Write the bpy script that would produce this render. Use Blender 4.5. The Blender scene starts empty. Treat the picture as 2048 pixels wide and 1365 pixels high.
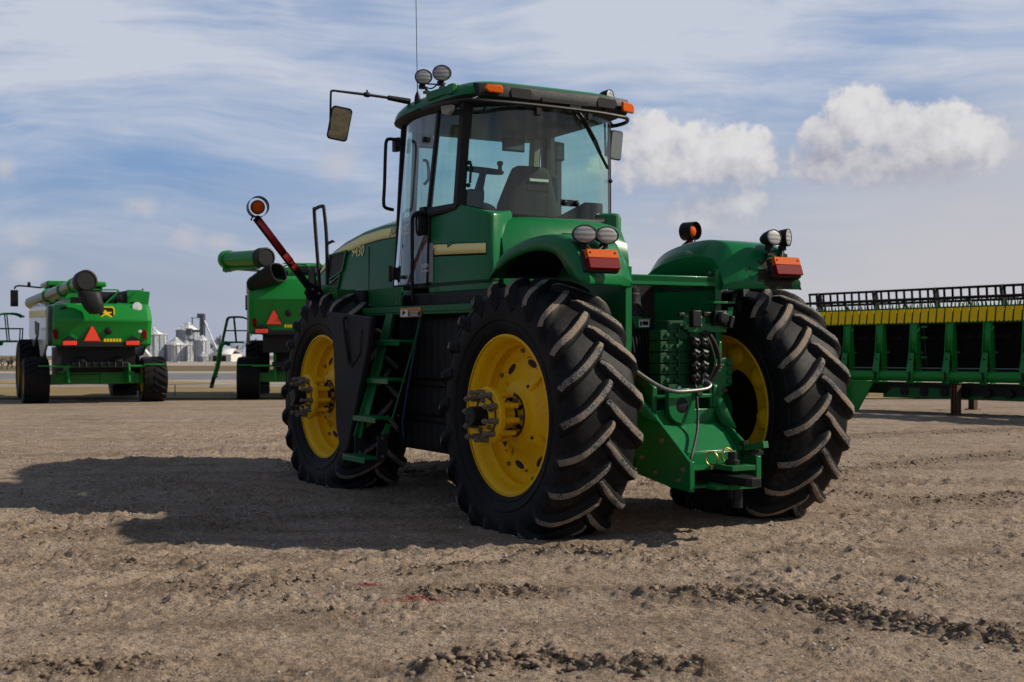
import bpy, bmesh, math, random
import numpy as np
from mathutils import Vector, Matrix, Euler
rnd = random.Random(7)
R = math.radians
scene = bpy.context.scene
COL = scene.collection
V = Vector

# ------------------------------------------------------------------ materials
def new_mat(name):
    m = bpy.data.materials.new(name); m.use_nodes = True
    nt = m.node_tree
    return m, nt, nt.nodes['Principled BSDF']

def N(nt, typ, **kw):
    n = nt.nodes.new(typ)
    for k, v in kw.items():
        if k.startswith('i_'):
            n.inputs[k[2:].replace('_', ' ')].default_value = v
        else:
            setattr(n, k, v)
    return n

def ramp(nt, fac, stops):
    r = nt.nodes.new('ShaderNodeValToRGB')
    el = r.color_ramp.elements
    while len(el) < len(stops): el.new(.5)
    for e, (p, c) in zip(el, stops):
        e.position = p; e.color = (c[0], c[1], c[2], 1) if not isinstance(c, (int, float)) else (c, c, c, 1)
    nt.links.new(fac, r.inputs[0])
    return r.outputs[0]

def mixc(nt, fac, a, b, blend='MIX'):
    m = nt.nodes.new('ShaderNodeMix'); m.data_type = 'RGBA'; m.blend_type = blend
    for sock, val in ((m.inputs[0], fac), (m.inputs[6], a), (m.inputs[7], b)):
        if hasattr(val, 'is_linked') or isinstance(val, bpy.types.NodeSocket): nt.links.new(val, sock)
        elif isinstance(val, (int, float)): sock.default_value = val
        else: sock.default_value = (*val[:3], 1)
    return m.outputs[2]

def math_n(nt, op, a, b=None, c=None, clamp=False):
    m = nt.nodes.new('ShaderNodeMath'); m.operation = op; m.use_clamp = clamp
    for i, val in enumerate((a, b, c)):
        if val is None: continue
        if isinstance(val, bpy.types.NodeSocket): nt.links.new(val, m.inputs[i])
        else: m.inputs[i].default_value = val
    return m.outputs[0]

def noise(nt, vec, scale, detail=4, rough=.55, dist=0.0):
    n = N(nt, 'ShaderNodeTexNoise'); n.inputs['Scale'].default_value = scale
    n.inputs['Detail'].default_value = detail; n.inputs['Roughness'].default_value = rough
    n.inputs['Distortion'].default_value = dist
    if vec is not None: nt.links.new(vec, n.inputs['Vector'])
    return n.outputs[0]

def objco(nt):
    return nt.nodes.new('ShaderNodeTexCoord').outputs['Object']

def paint(name, col, rough=.4, metal=0.0, coat=0.0, dirt=.25, dirtcol=(.16, .13, .10), scale=4.0, bump=.0, bscale=60, var=.12, spec=.5):
    """painted / plastic / metal surface: colour with slow variation, dusty patches and uneven gloss"""
    m, nt, b = new_mat(name)
    co = objco(nt)
    n1 = noise(nt, co, scale, 6, .6)
    n2 = noise(nt, co, scale * 9, 5, .65)
    lo = tuple(c * (1 - var) for c in col); hi = tuple(min(1, c * (1 + var)) for c in col)
    base = mixc(nt, n1, lo, hi)
    f = math_n(nt, 'MULTIPLY', n1, n2)
    f = ramp(nt, f, [(.22, 0), (.50, 1)])
    f = math_n(nt, 'MULTIPLY', f, dirt)
    c = mixc(nt, f, base, dirtcol)
    nt.links.new(c, b.inputs['Base Color'])
    rr = math_n(nt, 'MULTIPLY_ADD', f, .5, rough)
    rr2 = math_n(nt, 'MULTIPLY_ADD', n2, .12, rr, clamp=True)
    nt.links.new(rr2, b.inputs['Roughness'])
    b.inputs['Metallic'].default_value = metal
    b.inputs['Coat Weight'].default_value = coat; b.inputs['Coat Roughness'].default_value = .08
    b.inputs['Specular IOR Level'].default_value = spec
    if bump:
        bn = N(nt, 'ShaderNodeBump'); bn.inputs['Strength'].default_value = bump; bn.inputs['Distance'].default_value = .01
        nt.links.new(noise(nt, co, bscale, 6, .6), bn.inputs['Height'])
        nt.links.new(bn.outputs[0], b.inputs['Normal'])
    return m

GREEN = (.004, .132, .036)
M = {}
M['green'] = paint('green_paint', GREEN, .26, 0, .10, .10, (.05, .09, .04), 3, spec=.24)
M['green_dull'] = paint('green_paint_weathered', (.004, .110, .026), .40, 0, .03, .25, (.045, .07, .03), 5, .1, spec=.25)
M['green_new'] = paint('green_paint_new', (.004, .200, .022), .30, 0, .12, .05, (.1, .1, .06), 2, spec=.3)
M['yellow'] = paint('yellow_paint', (.86, .50, .003), .45, 0, .05, .42, (.22, .13, .03), 6, .05, spec=.25)
M['yellow_flat'] = paint('yellow_plastic', (.86, .56, .006), .55, 0, 0, .1, (.4, .25, .05), 5, spec=.2)
M['cream'] = paint('cream_decal', (.95, .80, .33), .5, 0, 0, .05, (.4, .33, .13), 8, spec=.25)
M['black'] = paint('black_metal', (.005, .005, .0055), .42, 0, 0, .18, (.03, .026, .022), 6, spec=.28)
M['plastic'] = paint('dark_plastic', (.007, .0075, .0085), .5, 0, 0, .25, (.03, .027, .024), 4, .15, 40, spec=.3)
M['grey_plastic'] = paint('grey_plastic', (.010, .0105, .0125), .55, 0, 0, .22, (.04, .036, .032), 4, spec=.3)
M['interior'] = paint('interior_trim', (.055, .052, .047), .7, 0, 0, .1, (.1, .09, .08), 4)
M['seatcloth'] = paint('seat_cloth', (.012, .013, .015), .8, 0, 0, .1, (.03, .028, .025), 6, .2, 90)
M['steel'] = paint('bare_steel', (.30, .29, .27), .38, .9, 0, .5, (.14, .09, .05), 14)
M['chrome'] = paint('galvanised_tube', (.20, .20, .195), .36, 1., 0, .4, (.2, .17, .13), 10)
M['rust'] = paint('rusty_steel', (.075, .040, .022), .75, .2, 0, .7, (.20, .08, .025), 14, .3, 60)
M['bolt'] = paint('weathered_bolt', (.24, .215, .17), .5, .75, 0, .6, (.12, .075, .04), 30)
M['amber'] = paint('amber_lens', (.56, .088, .0015), .5, 0, 0, .05, (.3, .1, .02), 20, .15, 160, spec=.08)
M['red'] = paint('red_lens', (.15, .0025, .006), .5, 0, 0, .1, (.1, .01, .01), 20, .15, 160, spec=.08)
M['redtape'] = paint('red_reflective_tape', (.95, .055, .012), .35, 0, .2, .05, (.3, .05, .02), 20)
M['darkredtape'] = paint('dark_red_reflector', (.40, .016, .018), .4, 0, 0, .3, (.1, .02, .02), 20)
M['white'] = paint('white_print', (.72, .72, .70), .5, 0, 0, .1, (.4, .38, .33), 10)
M['orange_print'] = paint('orange_print', (.62, .22, .06), .5, 0, 0, .1, (.3, .2, .1), 10)
M['hose'] = paint('rubber_hose', (.011, .012, .012), .5, 0, 0, .3, (.05, .045, .04), 12, spec=.35)
M['headliner'] = paint('headliner', (.07, .07, .065), .8, 0, 0, .1, (.1, .1, .1), 4)
M['primer'] = paint('red_primer', (.34, .13, .065), .6, 0, 0, .4, (.2, .08, .04), 20)

def lens_mat():
    m, nt, b = new_mat('work_light_lens')
    co = objco(nt)
    w = N(nt, 'ShaderNodeTexWave'); w.inputs['Scale'].default_value = 9; w.bands_direction = 'Z'
    w.inputs['Distortion'].default_value = 1.5
    nt.links.new(co, w.inputs['Vector'])
    c = mixc(nt, w.outputs[0], (.17, .17, .168), (.36, .36, .352))
    nt.links.new(c, b.inputs['Base Color'])
    b.inputs['Roughness'].default_value = .5; b.inputs['Metallic'].default_value = .0
    b.inputs['Coat Weight'].default_value = .5
    return m
M['lens'] = lens_mat()

def mirror_mat():
    m, nt, b = new_mat('mirror_glass')
    b.inputs['Base Color'].default_value = (.28, .31, .27, 1); b.inputs['Metallic'].default_value = 1  # dark greenish tint paints in the mirror's dark reflection
    nt.links.new(math_n(nt, 'MULTIPLY_ADD', noise(nt, objco(nt), 9, 4), .06, .0), b.inputs['Roughness'])
    return m
M['mirror'] = mirror_mat()

def glass_mat(name, tint, dust=.06, refl=1.0):
    m = bpy.data.materials.new(name); m.use_nodes = True; nt = m.node_tree
    for n in list(nt.nodes): nt.nodes.remove(n)
    out = N(nt, 'ShaderNodeOutputMaterial')
    tr = N(nt, 'ShaderNodeBsdfTransparent'); tr.inputs[0].default_value = (*tint, 1)
    gl = N(nt, 'ShaderNodeBsdfGlossy'); gl.inputs['Roughness'].default_value = .02; gl.inputs[0].default_value = (1, 1, 1, 1)
    df = N(nt, 'ShaderNodeBsdfDiffuse'); df.inputs[0].default_value = (.42, .40, .36, 1)
    co = objco(nt)
    mp = N(nt, 'ShaderNodeMapping'); mp.inputs['Scale'].default_value = (6, 6, .5); nt.links.new(co, mp.inputs[0])
    d = ramp(nt, noise(nt, mp.outputs[0], 2.2, 6, .65), [(.40, 0), (.75, 1)])
    dn = math_n(nt, 'MULTIPLY', d, dust)
    fr = N(nt, 'ShaderNodeFresnel'); fr.inputs[0].default_value = 1.52
    fm = math_n(nt, 'MULTIPLY', fr.outputs[0], refl, clamp=True)
    m1 = N(nt, 'ShaderNodeMixShader'); m2 = N(nt, 'ShaderNodeMixShader')
    nt.links.new(dn, m1.inputs[0]); nt.links.new(tr.outputs[0], m1.inputs[1]); nt.links.new(df.outputs[0], m1.inputs[2])
    nt.links.new(fm, m2.inputs[0]); nt.links.new(m1.outputs[0], m2.inputs[1]); nt.links.new(gl.outputs[0], m2.inputs[2])
    nt.links.new(m2.outputs[0], out.inputs[0])
    return m
M['glass'] = glass_mat('tinted_cab_glass', (.70, .88, .80), .09, 1.05)
M['glass_door'] = glass_mat('tinted_door_glass', (.68, .86, .77), .55, 2.6)

def rubber_mat(name, dust=.5):
    m, nt, b = new_mat(name)
    co = objco(nt)
    n1 = noise(nt, co, 3.0, 8, .65); n2 = noise(nt, co, 22, 6, .7)
    base = mixc(nt, n2, (.004, .004, .0045), (.009, .009, .0095))
    f = math_n(nt, 'MULTIPLY', ramp(nt, n1, [(.50, 0), (.70, 1)]), ramp(nt, n2, [(.40, 0), (.68, 1)]))
    f = math_n(nt, 'MULTIPLY', f, dust)
    nt.links.new(mixc(nt, f, base, (.085, .080, .074)), b.inputs['Base Color'])
    b.inputs['Specular IOR Level'].default_value = .16
    nt.links.new(math_n(nt, 'MULTIPLY_ADD', n2, .25, .45), b.inputs['Roughness'])
    bn = N(nt, 'ShaderNodeBump'); bn.inputs['Strength'].default_value = .25; bn.inputs['Distance'].default_value = .01
    nt.links.new(n2, bn.inputs['Height']); nt.links.new(bn.outputs[0], b.inputs['Normal'])
    return m
M['rubber'] = rubber_mat('tyre_rubber', .42)
M['rubber_far'] = rubber_mat('tyre_rubber_clean', .15)

def lug_mat():
    m, nt, b = new_mat('dried_mud_on_lug')
    co = objco(nt)
    n1 = noise(nt, co, 4.5, 6, .6); n2 = noise(nt, co, 70, 5, .7)
    mud = mixc(nt, ramp(nt, n1, [(.40, 0), (.60, 1)]), (.225, .22, .212), (.34, .262, .19))
    mud = mixc(nt, ramp(nt, n2, [(.3, 0), (.7, 1)]), mixc(nt, .5, mud, (.06, .05, .04)), mud)
    f = ramp(nt, math_n(nt, 'ADD', math_n(nt, 'MULTIPLY', n1, .45), math_n(nt, 'MULTIPLY', n2, .55)), [(.40, 0), (.50, 1)])
    nt.links.new(mixc(nt, f, (.03, .03, .03), mud), b.inputs['Base Color'])
    b.inputs['Roughness'].default_value = .95; b.inputs['Specular IOR Level'].default_value = .2
    bn = N(nt, 'ShaderNodeBump'); bn.inputs['Strength'].default_value = .9; bn.inputs['Distance'].default_value = .015
    nt.links.new(n2, bn.inputs['Height']); nt.links.new(bn.outputs[0], b.inputs['Normal'])
    return m
M['lug'] = lug_mat()

def chipped_green():
    """green paint of the right fender with bare rusty chips around its rear corner (worn spots with a shape of their own)"""
    m, nt, b = new_mat('chipped_green_paint')
    co = objco(nt)
    n1 = noise(nt, co, 9, 8, .68)
    sep = N(nt, 'ShaderNodeSeparateXYZ'); nt.links.new(co, sep.inputs[0])
    # wear grows toward the rear outer corner
    a = math_n(nt, 'MULTIPLY_ADD', sep.outputs[0], -1.3, -.50)      # x=-.74 -> .46
    yb = math_n(nt, 'ABSOLUTE', math_n(nt, 'ADD', sep.outputs[1], .82))
    a2 = math_n(nt, 'MULTIPLY_ADD', yb, -.55, math_n(nt, 'MINIMUM', a, .34))
    zb = math_n(nt, 'ABSOLUTE', math_n(nt, 'ADD', sep.outputs[2], -2.03))
    a3 = math_n(nt, 'MULTIPLY_ADD', zb, -1.3, a2)
    f = math_n(nt, 'ADD', n1, a3)
    f = ramp(nt, f, [(.60, 0), (.618, 1)])
    g = mixc(nt, noise(nt, co, 3, 5), tuple(c * .9 for c in GREEN), tuple(c * 1.15 for c in GREEN))
    nt.links.new(mixc(nt, f, g, (.028, .018, .013)), b.inputs['Base Color'])
    nt.links.new(math_n(nt, 'MULTIPLY_ADD', f, .5, .28), b.inputs['Roughness'])
    b.inputs['Coat Weight'].default_value = .08; b.inputs['Specular IOR Level'].default_value = .25
    return m
M['chipped'] = chipped_green()

# ------------------------------------------------------------------ mesh helpers
class MB:
    def __init__(s): s.v = []; s.f = []; s.m = []
    def add(s, vs, fs, mi=0):
        o = len(s.v); s.v += [tuple(p) for p in vs]
        for f in fs: s.f.append(tuple(i + o for i in f)); s.m.append(mi)
        return s
    def box(s, c, d, rot=None, mi=0):
        hx, hy, hz = d[0] / 2, d[1] / 2, d[2] / 2
        vs = [V((x, y, z)) for x in (-hx, hx) for y in (-hy, hy) for z in (-hz, hz)]
        if rot is not None:
            m = Euler(rot).to_matrix() if not isinstance(rot, Matrix) else rot
            vs = [m @ p for p in vs]
        c = V(c)
        return s.add([p + c for p in vs], [(0, 1, 3, 2), (4, 6, 7, 5), (0, 4, 5, 1), (2, 3, 7, 6), (0, 2, 6, 4), (1, 5, 7, 3)], mi)
    def bar(s, p0, p1, w, h, up=(0, 0, 1), mi=0):
        p0, p1 = V(p0), V(p1); d = (p1 - p0).normalized(); up = V(up)
        a = d.cross(up)
        if a.length < 1e-4: a = d.cross(V((0, 1, 0)))
        a.normalize(); b = a.cross(d)
        vs = [p + a * sx * w / 2 + b * sz * h / 2 for p in (p0, p1) for sx, sz in ((-1, -1), (1, -1), (1, 1), (-1, 1))]
        return s.add(vs, [(3, 2, 1, 0), (4, 5, 6, 7), (0, 1, 5, 4), (1, 2, 6, 5), (2, 3, 7, 6), (3, 0, 4, 7)], mi)
    def tube(s, pts, r, n=10, mi=0, cap=True):
        pts = [V(p) for p in pts]; k = len(pts)
        rs = r if isinstance(r, (list, tuple)) else [r] * k
        t = (pts[1] - pts[0]).normalized()
        a = t.cross(V((0, 0, 1)))
        if a.length < 1e-3: a = t.cross(V((1, 0, 0)))
        a.normalize(); vs = []
        for i in range(k):
            t = (pts[min(i + 1, k - 1)] - pts[max(i - 1, 0)]).normalized()
            a = (a - t * a.dot(t)).normalized(); b = t.cross(a)
            for j in range(n):
                q = 2 * math.pi * j / n
                vs.append(pts[i] + (a * math.cos(q) + b * math.sin(q)) * rs[i])
        fs = [(i * n + j, i * n + (j + 1) % n, (i + 1) * n + (j + 1) % n, (i + 1) * n + j) for i in range(k - 1) for j in range(n)]
        if cap: fs += [tuple(range(n - 1, -1, -1)), tuple((k - 1) * n + j for j in range(n))]
        return s.add(vs, fs, mi)
    def lathe(s, prof, o=(0, 0, 0), ax=(0, 1, 0), n=48, mi=0, scale=None, cap=False):
        """prof: (radius, offset along axis)"""
        o = V(o); ax = V(ax).normalized()
        a = ax.cross(V((0, 0, 1)))
        if a.length < 1e-3: a = ax.cross(V((1, 0, 0)))
        a.normalize(); b = a.cross(ax); sa, sb = scale or (1, 1)
        vs = []
        for r, u in prof:
            for j in range(n):
                q = 2 * math.pi * j / n
                vs.append(o + ax * u + (a * math.cos(q) * sa + b * math.sin(q) * sb) * r)
        k = len(prof)
        mis = mi if isinstance(mi, (list, tuple)) else [mi] * (k - 1)
        for i in range(k - 1):
            base = vs[i * n:(i + 2) * n]
            s.add(base, [(j, (j + 1) % n, n + (j + 1) % n, n + j) for j in range(n)], mis[i])
        if cap:
            s.add(vs[:n], [tuple(range(n))], mis[0]); s.add(vs[-n:], [tuple(range(n - 1, -1, -1))], mis[-1])
        return s
    def prism(s, poly, o, u, v, d, mi=0):
        """2-D polygon in axes u,v at o, extruded along vector d"""
        o, u, v, d = V(o), V(u), V(v), V(d); n = len(poly)
        a = [o + u * p[0] + v * p[1] for p in poly]
        vs = a + [p + d for p in a]
        fs = [tuple(range(n - 1, -1, -1)), tuple(range(n, 2 * n))] + [(i, (i + 1) % n, n + (i + 1) % n, n + i) for i in range(n)]
        return s.add(vs, fs, mi)
    def xz(s, poly, y, th, mi=0):
        return s.prism(poly, (0, y - th / 2, 0), (1, 0, 0), (0, 0, 1), (0, th, 0), mi)
    def yz(s, poly, x, th, mi=0):
        return s.prism(poly, (x - th / 2, 0, 0), (0, 1, 0), (0, 0, 1), (th, 0, 0), mi)
    def xy(s, poly, z, th, mi=0):
        return s.prism(poly, (0, 0, z - th / 2), (1, 0, 0), (0, 1, 0), (0, 0, th), mi)
    def grid(s, rows, mi=0, closed=False):
        n = len(rows[0]); vs = [p for r in rows for p in r]; k = len(rows)
        m = n if closed else n - 1
        fs = [(i * n + j, i * n + (j + 1) % n, (i + 1) * n + (j + 1) % n, (i + 1) * n + j) for i in range(k - 1) for j in range(m)]
        return s.add(vs, fs, mi)
    def loft(s, rings, mi=0, cap=True):
        s.grid(rings, mi, True)
        if cap:
            s.add(rings[0], [tuple(range(len(rings[0]) - 1, -1, -1))], mi); s.add(rings[-1], [tuple(range(len(rings[-1])))], mi)
        return s
    def build(s, name, mats, parent=None, ang=35, bevel=0, seg=2, solid=0, recalc=True, loc=None):
        me = bpy.data.meshes.new(name); me.from_pydata(s.v, [], s.f)
        if not isinstance(mats, (list, tuple)): mats = [mats]
        for m in mats: me.materials.append(M[m] if isinstance(m, str) else m)
        me.polygons.foreach_set('material_index', s.m)
        if recalc:
            bm = bmesh.new(); bm.from_mesh(me)
            bmesh.ops.remove_doubles(bm, verts=bm.verts, dist=1e-5)
            bmesh.ops.recalc_face_normals(bm, faces=bm.faces); bm.to_mesh(me); bm.free()
        me.polygons.foreach_set('use_smooth', [True] * len(me.polygons))
        me.set_sharp_from_angle(angle=R(ang))
        o = bpy.data.objects.new(name, me); COL.objects.link(o)
        if parent is not None: o.parent = parent
        if loc is not None: o.location = loc
        if solid:
            md = o.modifiers.new('thickness', 'SOLIDIFY'); md.thickness = solid; md.offset = -1
        if bevel:
            md = o.modifiers.new('bevel', 'BEVEL'); md.width = bevel; md.segments = seg; md.limit_method = 'ANGLE'; md.angle_limit = R(40)
            md.harden_normals = False
        return o

def tag(o, label=None, cat=None, group=None, kind=None):
    if label: o['label'] = label
    if cat: o['category'] = cat
    if group: o['group'] = group
    if kind: o['kind'] = kind
    return o

def empty(name, loc=(0, 0, 0), rz=0.0, parent=None):
    o = bpy.data.objects.new(name, None); COL.objects.link(o); o.location = loc; o.rotation_euler = (0, 0, rz)
    o.empty_display_size = .2
    if parent is not None: o.parent = parent
    return o

def copy_tree(o, parent=None):
    c = o.copy(); COL.objects.link(c)
    if parent is not None: c.parent = parent
    for ch in list(o.children): copy_tree(ch, c)
    return c

def smooth_poly(pts, k=4, closed=False):
    """Catmull-Rom through 3-D points"""
    pts = [V(p) for p in pts]; n = len(pts); out = []
    rng = range(n if closed else n - 1)
    for i in rng:
        g = lambda j: pts[j % n] if closed else pts[max(0, min(n - 1, j))]
        p0, p1, p2, p3 = g(i - 1), g(i), g(i + 1), g(i + 2)
        for q in range(k):
            t = q / k
            out.append(.5 * ((2 * p1) + (p2 - p0) * t + (2 * p0 - 5 * p1 + 4 * p2 - p3) * t * t + (3 * p1 - p0 - 3 * p2 + p3) * t ** 3))
    if not closed: out.append(pts[-1])
    return out

def text_mesh(name, body, size, mat, parent, origin, ux, uy, shear=0, depth=.003, stretch=1.0, bold=0.0):
    cu = bpy.data.curves.new('tmp_text', 'FONT'); cu.body = body; cu.size = size; cu.shear = shear; cu.extrude = depth / 2
    cu.offset = bold
    t = bpy.data.objects.new('tmp_text', cu); COL.objects.link(t)
    dg = bpy.context.evaluated_depsgraph_get(); dg.update()
    me = bpy.data.meshes.new_from_object(t.evaluated_get(dg))
    bpy.data.objects.remove(t); bpy.data.curves.remove(cu)
    me.name = name
    ux, uy = V(ux).normalized(), V(uy).normalized(); un = ux.cross(uy); o = V(origin)
    for v in me.vertices:
        v.co = o + ux * v.co.x * stretch + uy * v.co.y + un * v.co.z
    me.materials.clear(); me.materials.append(M[mat])
    ob = bpy.data.objects.new(name, me); COL.objects.link(ob); ob.parent = parent
    return ob

# ------------------------------------------------------------------ camera
F_PX, HY = 2568.0, 675.0
CAMH = 1.48
cam = bpy.data.cameras.new('camera'); co_ = bpy.data.objects.new('camera', cam); COL.objects.link(co_)
cam.sensor_width = 36; cam.lens = F_PX / 2048 * 36
co_.location = (0, 0, CAMH)
co_.rotation_euler = (R(90) + math.atan((HY - 682.5) / F_PX), 0, 0)
cam.clip_end = 6000; cam.clip_start = .1
cam.dof.use_dof = True; cam.dof.focus_distance = 10.2; cam.dof.aperture_fstop = 5.0
scene.camera = co_

SLOPE = .014; Y0 = 16.0
def zg(Y):
    return -max(0.0, Y - Y0) * SLOPE
def at(px, Y, py=None):
    """a place in the yard seen in that direction at distance Y"""
    X = (px - 1024) / F_PX * Y
    return V((X, Y, zg(Y) if py is None else CAMH - (py - HY) / F_PX * Y))

# ================================================================== TRACTOR
TH = .5362
TL = V((-math.cos(TH), -math.sin(TH), 0))
troot = V((-.0407, 9.803, 0)) - TL * 1.295
tractor = empty('tractor', troot, math.pi / 2 + TH)
tag(tractor, 'large green tractor with yellow rims and muddy tread in the middle of the yard', 'tractor')
HUBZ = .885; WB = 3.65; TRK = 1.045

def wheel_profile():
    h = [(0, 1.003), (.10, 1.0), (.20, .990), (.262, .970), (.292, .935), (.308, .88), (.314, .80), (.300, .71), (.272, .64), (.245, .605)]
    return h
def prof_lookup():
    h0 = wheel_profile(); m0 = [(-u_, r_) for u_, r_ in reversed(h0[1:])] + h0
    sm = smooth_poly([(u_, 0, r_) for u_, r_ in m0], 4); h = [(p_.x, p_.z) for p_ in sm[4 * (len(h0) - 1):]]; w = [0]
    for a, b in zip(h, h[1:]): w.append(w[-1] + math.hypot(b[0] - a[0], b[1] - a[1]))
    return h, w
HP, HW = prof_lookup()
def surf(w, s, side):
    """point and normal on the tyre at arc length w from the crown, angle s"""
    sg = 1 if w >= 0 else -1
    aw = abs(w); i = 0
    while i < len(HW) - 2 and HW[i + 1] < aw: i += 1
    t = (aw - HW[i]) / (HW[i + 1] - HW[i])
    u = HP[i][0] + (HP[i + 1][0] - HP[i][0]) * t; r = HP[i][1] + (HP[i + 1][1] - HP[i][1]) * t
    du, dr = HP[i + 1][0] - HP[i][0], HP[i + 1][1] - HP[i][1]; L = math.hypot(du, dr)
    nu, nr = -dr / L, du / L
    u *= sg; nu *= sg
    c, sn = math.cos(s), math.sin(s)
    return V((r * c, u * side, r * sn)), V((nr * c, nu * side, nr * sn))

def make_tyre():
    mb = MB()
    full = [(u, r) for u, r in reversed(HP)] + [(-u, r) for u, r in HP[1:]]
    # finer profile
    prof = []
    for a, b in zip(full, full[1:]):
        prof.append((a[1], a[0]))
    prof.append((full[-1][1], full[-1][0]))
    mb.lathe(prof, n=132, mi=0)
    # moulded rings on the sidewalls
    for sg in (1, -1):
        for r, u in ((.655, .279), (.73, .306), (.90, .304)):
            mb.lathe([(r - .008, sg * (u - .002)), (r, sg * (u + .006)), (r + .008, sg * (u - .002))], n=96)
    NL = 22
    rr = random.Random(3)
    for side in (1, -1):
        for k in range(NL):
            a0 = 2 * math.pi * (k + (.5 if side < 0 else 0)) / NL
            S = 17; rows = []
            for q in range(S):
                t = q / (S - 1)
                w = -.028 + .455 * t
                s = .335 * t + .05 * (1 - (1 - t) ** 4)
                dw = .455; ds = .335 + .2 * (1 - t) ** 3
                L = math.hypot(dw, ds); pw, ps = -ds / L, dw / L
                h = .050 * min(1, .55 + t * 7) * (1 if t < .80 else max(.12, 1 - (t - .80) / .2))
                hb, ht = .056, .029
                if t < .08: hb, ht = hb * .82, ht * .80
                if t > .75: ht *= 1.12; hb *= 1.05
                row = []
                for off, top in ((-hb, 0), (-ht - .004, .86), (-ht + .008, 1), (0, 1.02), (ht - .008, 1), (ht + .004, .86), (hb, 0)):
                    P, Nn = surf(w + pw * off, a0 + (s + ps * off) / 1.0, side)
                    jit = rr.uniform(-.0035, .0035) if .1 < top and top > .9 else 0
                    row.append(P + Nn * (h * top + jit - (.004 if top == 0 else 0)))
                rows.append(row)
            n = 7; vs = [p for r_ in rows for p in r_]
            side_f, top_f = [], []
            for i in range(S - 1):
                for j in range(n - 1):
                    f = (i * n + j, i * n + j + 1, (i + 1) * n + j + 1, (i + 1) * n + j)
                    ((top_f if j in (2, 3) else side_f) if i < S * .74 else side_f).append(f)
            side_f += [tuple(range(n)), tuple((S - 1) * n + j for j in range(n - 1, -1, -1))]
            o = len(mb.v); mb.add(vs, side_f, 0)
            for f in top_f: mb.f.append(tuple(i + o for i in f)); mb.m.append(1)
    # squash on the ground
    out = []
    for (x, y, z) in mb.v:
        lim = -HUBZ
        if z < lim:
            ex = lim - z
            y = y * (1 + ex * .35); z = lim - .012 + (z - lim) * .06
        elif z < lim + .25:
            y = y * (1 + .055 * (1 - (z - lim) / .25))
        out.append((x, y, z))
    mb.v = out
    return mb

def mirror(mb):
    mb.v = [(x, -y, z) for x, y, z in mb.v]
    mb.f = [tuple(reversed(f)) for f in mb.f]
    return mb

def make_rim():
    mb = MB()
    prof = [(.612, .262), (.622, .258), (.622, .250), (.606, .246), (.592, .228), (.578, .205), (.574, .165), (.560, .140), (.545, .120),
            (.552, .095), (.555, .05), (.540, .02), (.532, -.03), (.548, -.07), (.565, -.12), (.574, -.18), (.592, -.225), (.606, -.246), (.622, -.25), (.622, -.258), (.612, -.262)]
    prof2 = [(r - .010, u) for r, u in reversed(prof)]
    mb.lathe(prof + prof2, n=96)
    mb.lathe([prof[0], prof2[-1]], n=96); mb.lathe([prof[-1], prof2[0]], n=96)
    return mb

def make_disc():
    """bolted cast wheel centre, dished outward, with slots and nubs"""
    mb = MB()
    mb.lathe([(.546, .030), (.545, .048), (.455, .052), (.447, .058), (.40, .066), (.35, .080), (.31, .098), (.285, .122), (.262, .150), (.235, .166), (.175, .176), (.170, .186), (.06, .186)], n=96)
    mb.lathe([(.546, .030), (.40, .030), (.28, .06), (.20, .12), (.06, .13)], n=64)
    def frame(a, r, u):
        e = V((math.cos(a), 0, math.sin(a))); t = V((-math.sin(a), 0, math.cos(a)))
        return e * r + V((0, u, 0)), e, t
    for k in range(8):
        a = 2 * math.pi * (k + .3) / 8
        # oblong slot: raised lip and dark opening
        P, e, t = frame(a, .405, .070)
        ring = []
        for q in range(20):
            g = 2 * math.pi * q / 20
            ring.append((math.cos(g), math.sin(g)))
        lip = []
        for sc, du in ((1.35, -.006), (1.2, .010), (1.0, .010), (.95, .004)):
            lip.append([P + t * (x * .075 * sc) + e * (y * .030 * sc) + V((0, du, 0)) for x, y in ring])
        mb.grid(lip, 0, True)
        mb.add(lip[-1], [tuple(range(20))], 2)
        # triangular weight lugs
        a2 = a + math.pi / 8
        P, e, t = frame(a2, .30, .105)
        if k % 2 == 0:
            pts = [P + e * .11 - V((0, .035, 0)) + t * .012, P + e * .11 - V((0, .035, 0)) - t * .012, P - e * .03 + V((0, .055, 0)) - t * .038, P - e * .03 + V((0, .055, 0)) + t * .038,
                   P - e * .05 + V((0, .02, 0)) - t * .05, P - e * .05 + V((0, .02, 0)) + t * .05]
            mb.add(pts, [(0, 1, 2, 3), (3, 2, 4, 5), (0, 3, 5), (1, 4, 2)], 0)
            mb.lathe([(.001, .062), (.012, .061), (.012, .05)], o=tuple(P - e * .025), n=10, mi=2)
        # rim bolts
        for da, rad in ((.0, .497), (.20, .43)):
            P, e, t = frame(a + math.pi / 8 + da, rad, .05)
            mb.lathe([(.020, 0), (.020, .008), (.014, .009), (.014, .024), (.001, .025)], o=tuple(P), n=8, mi=1)
    # hub face bolts
    for k in range(10):
        P, e, t = frame(2 * math.pi * k / 10 + .1, .125, .186)
        mb.lathe([(.019, 0), (.019, .022), (.012, .024), (.012, .034), (.001, .035)], o=tuple(P), n=8, mi=1 if k % 2 else 2)
    mb.lathe([(.168, .187), (.160, .1885), (.146, .1885), (.142, .187)], n=48, mi=3)
    return mb

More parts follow.
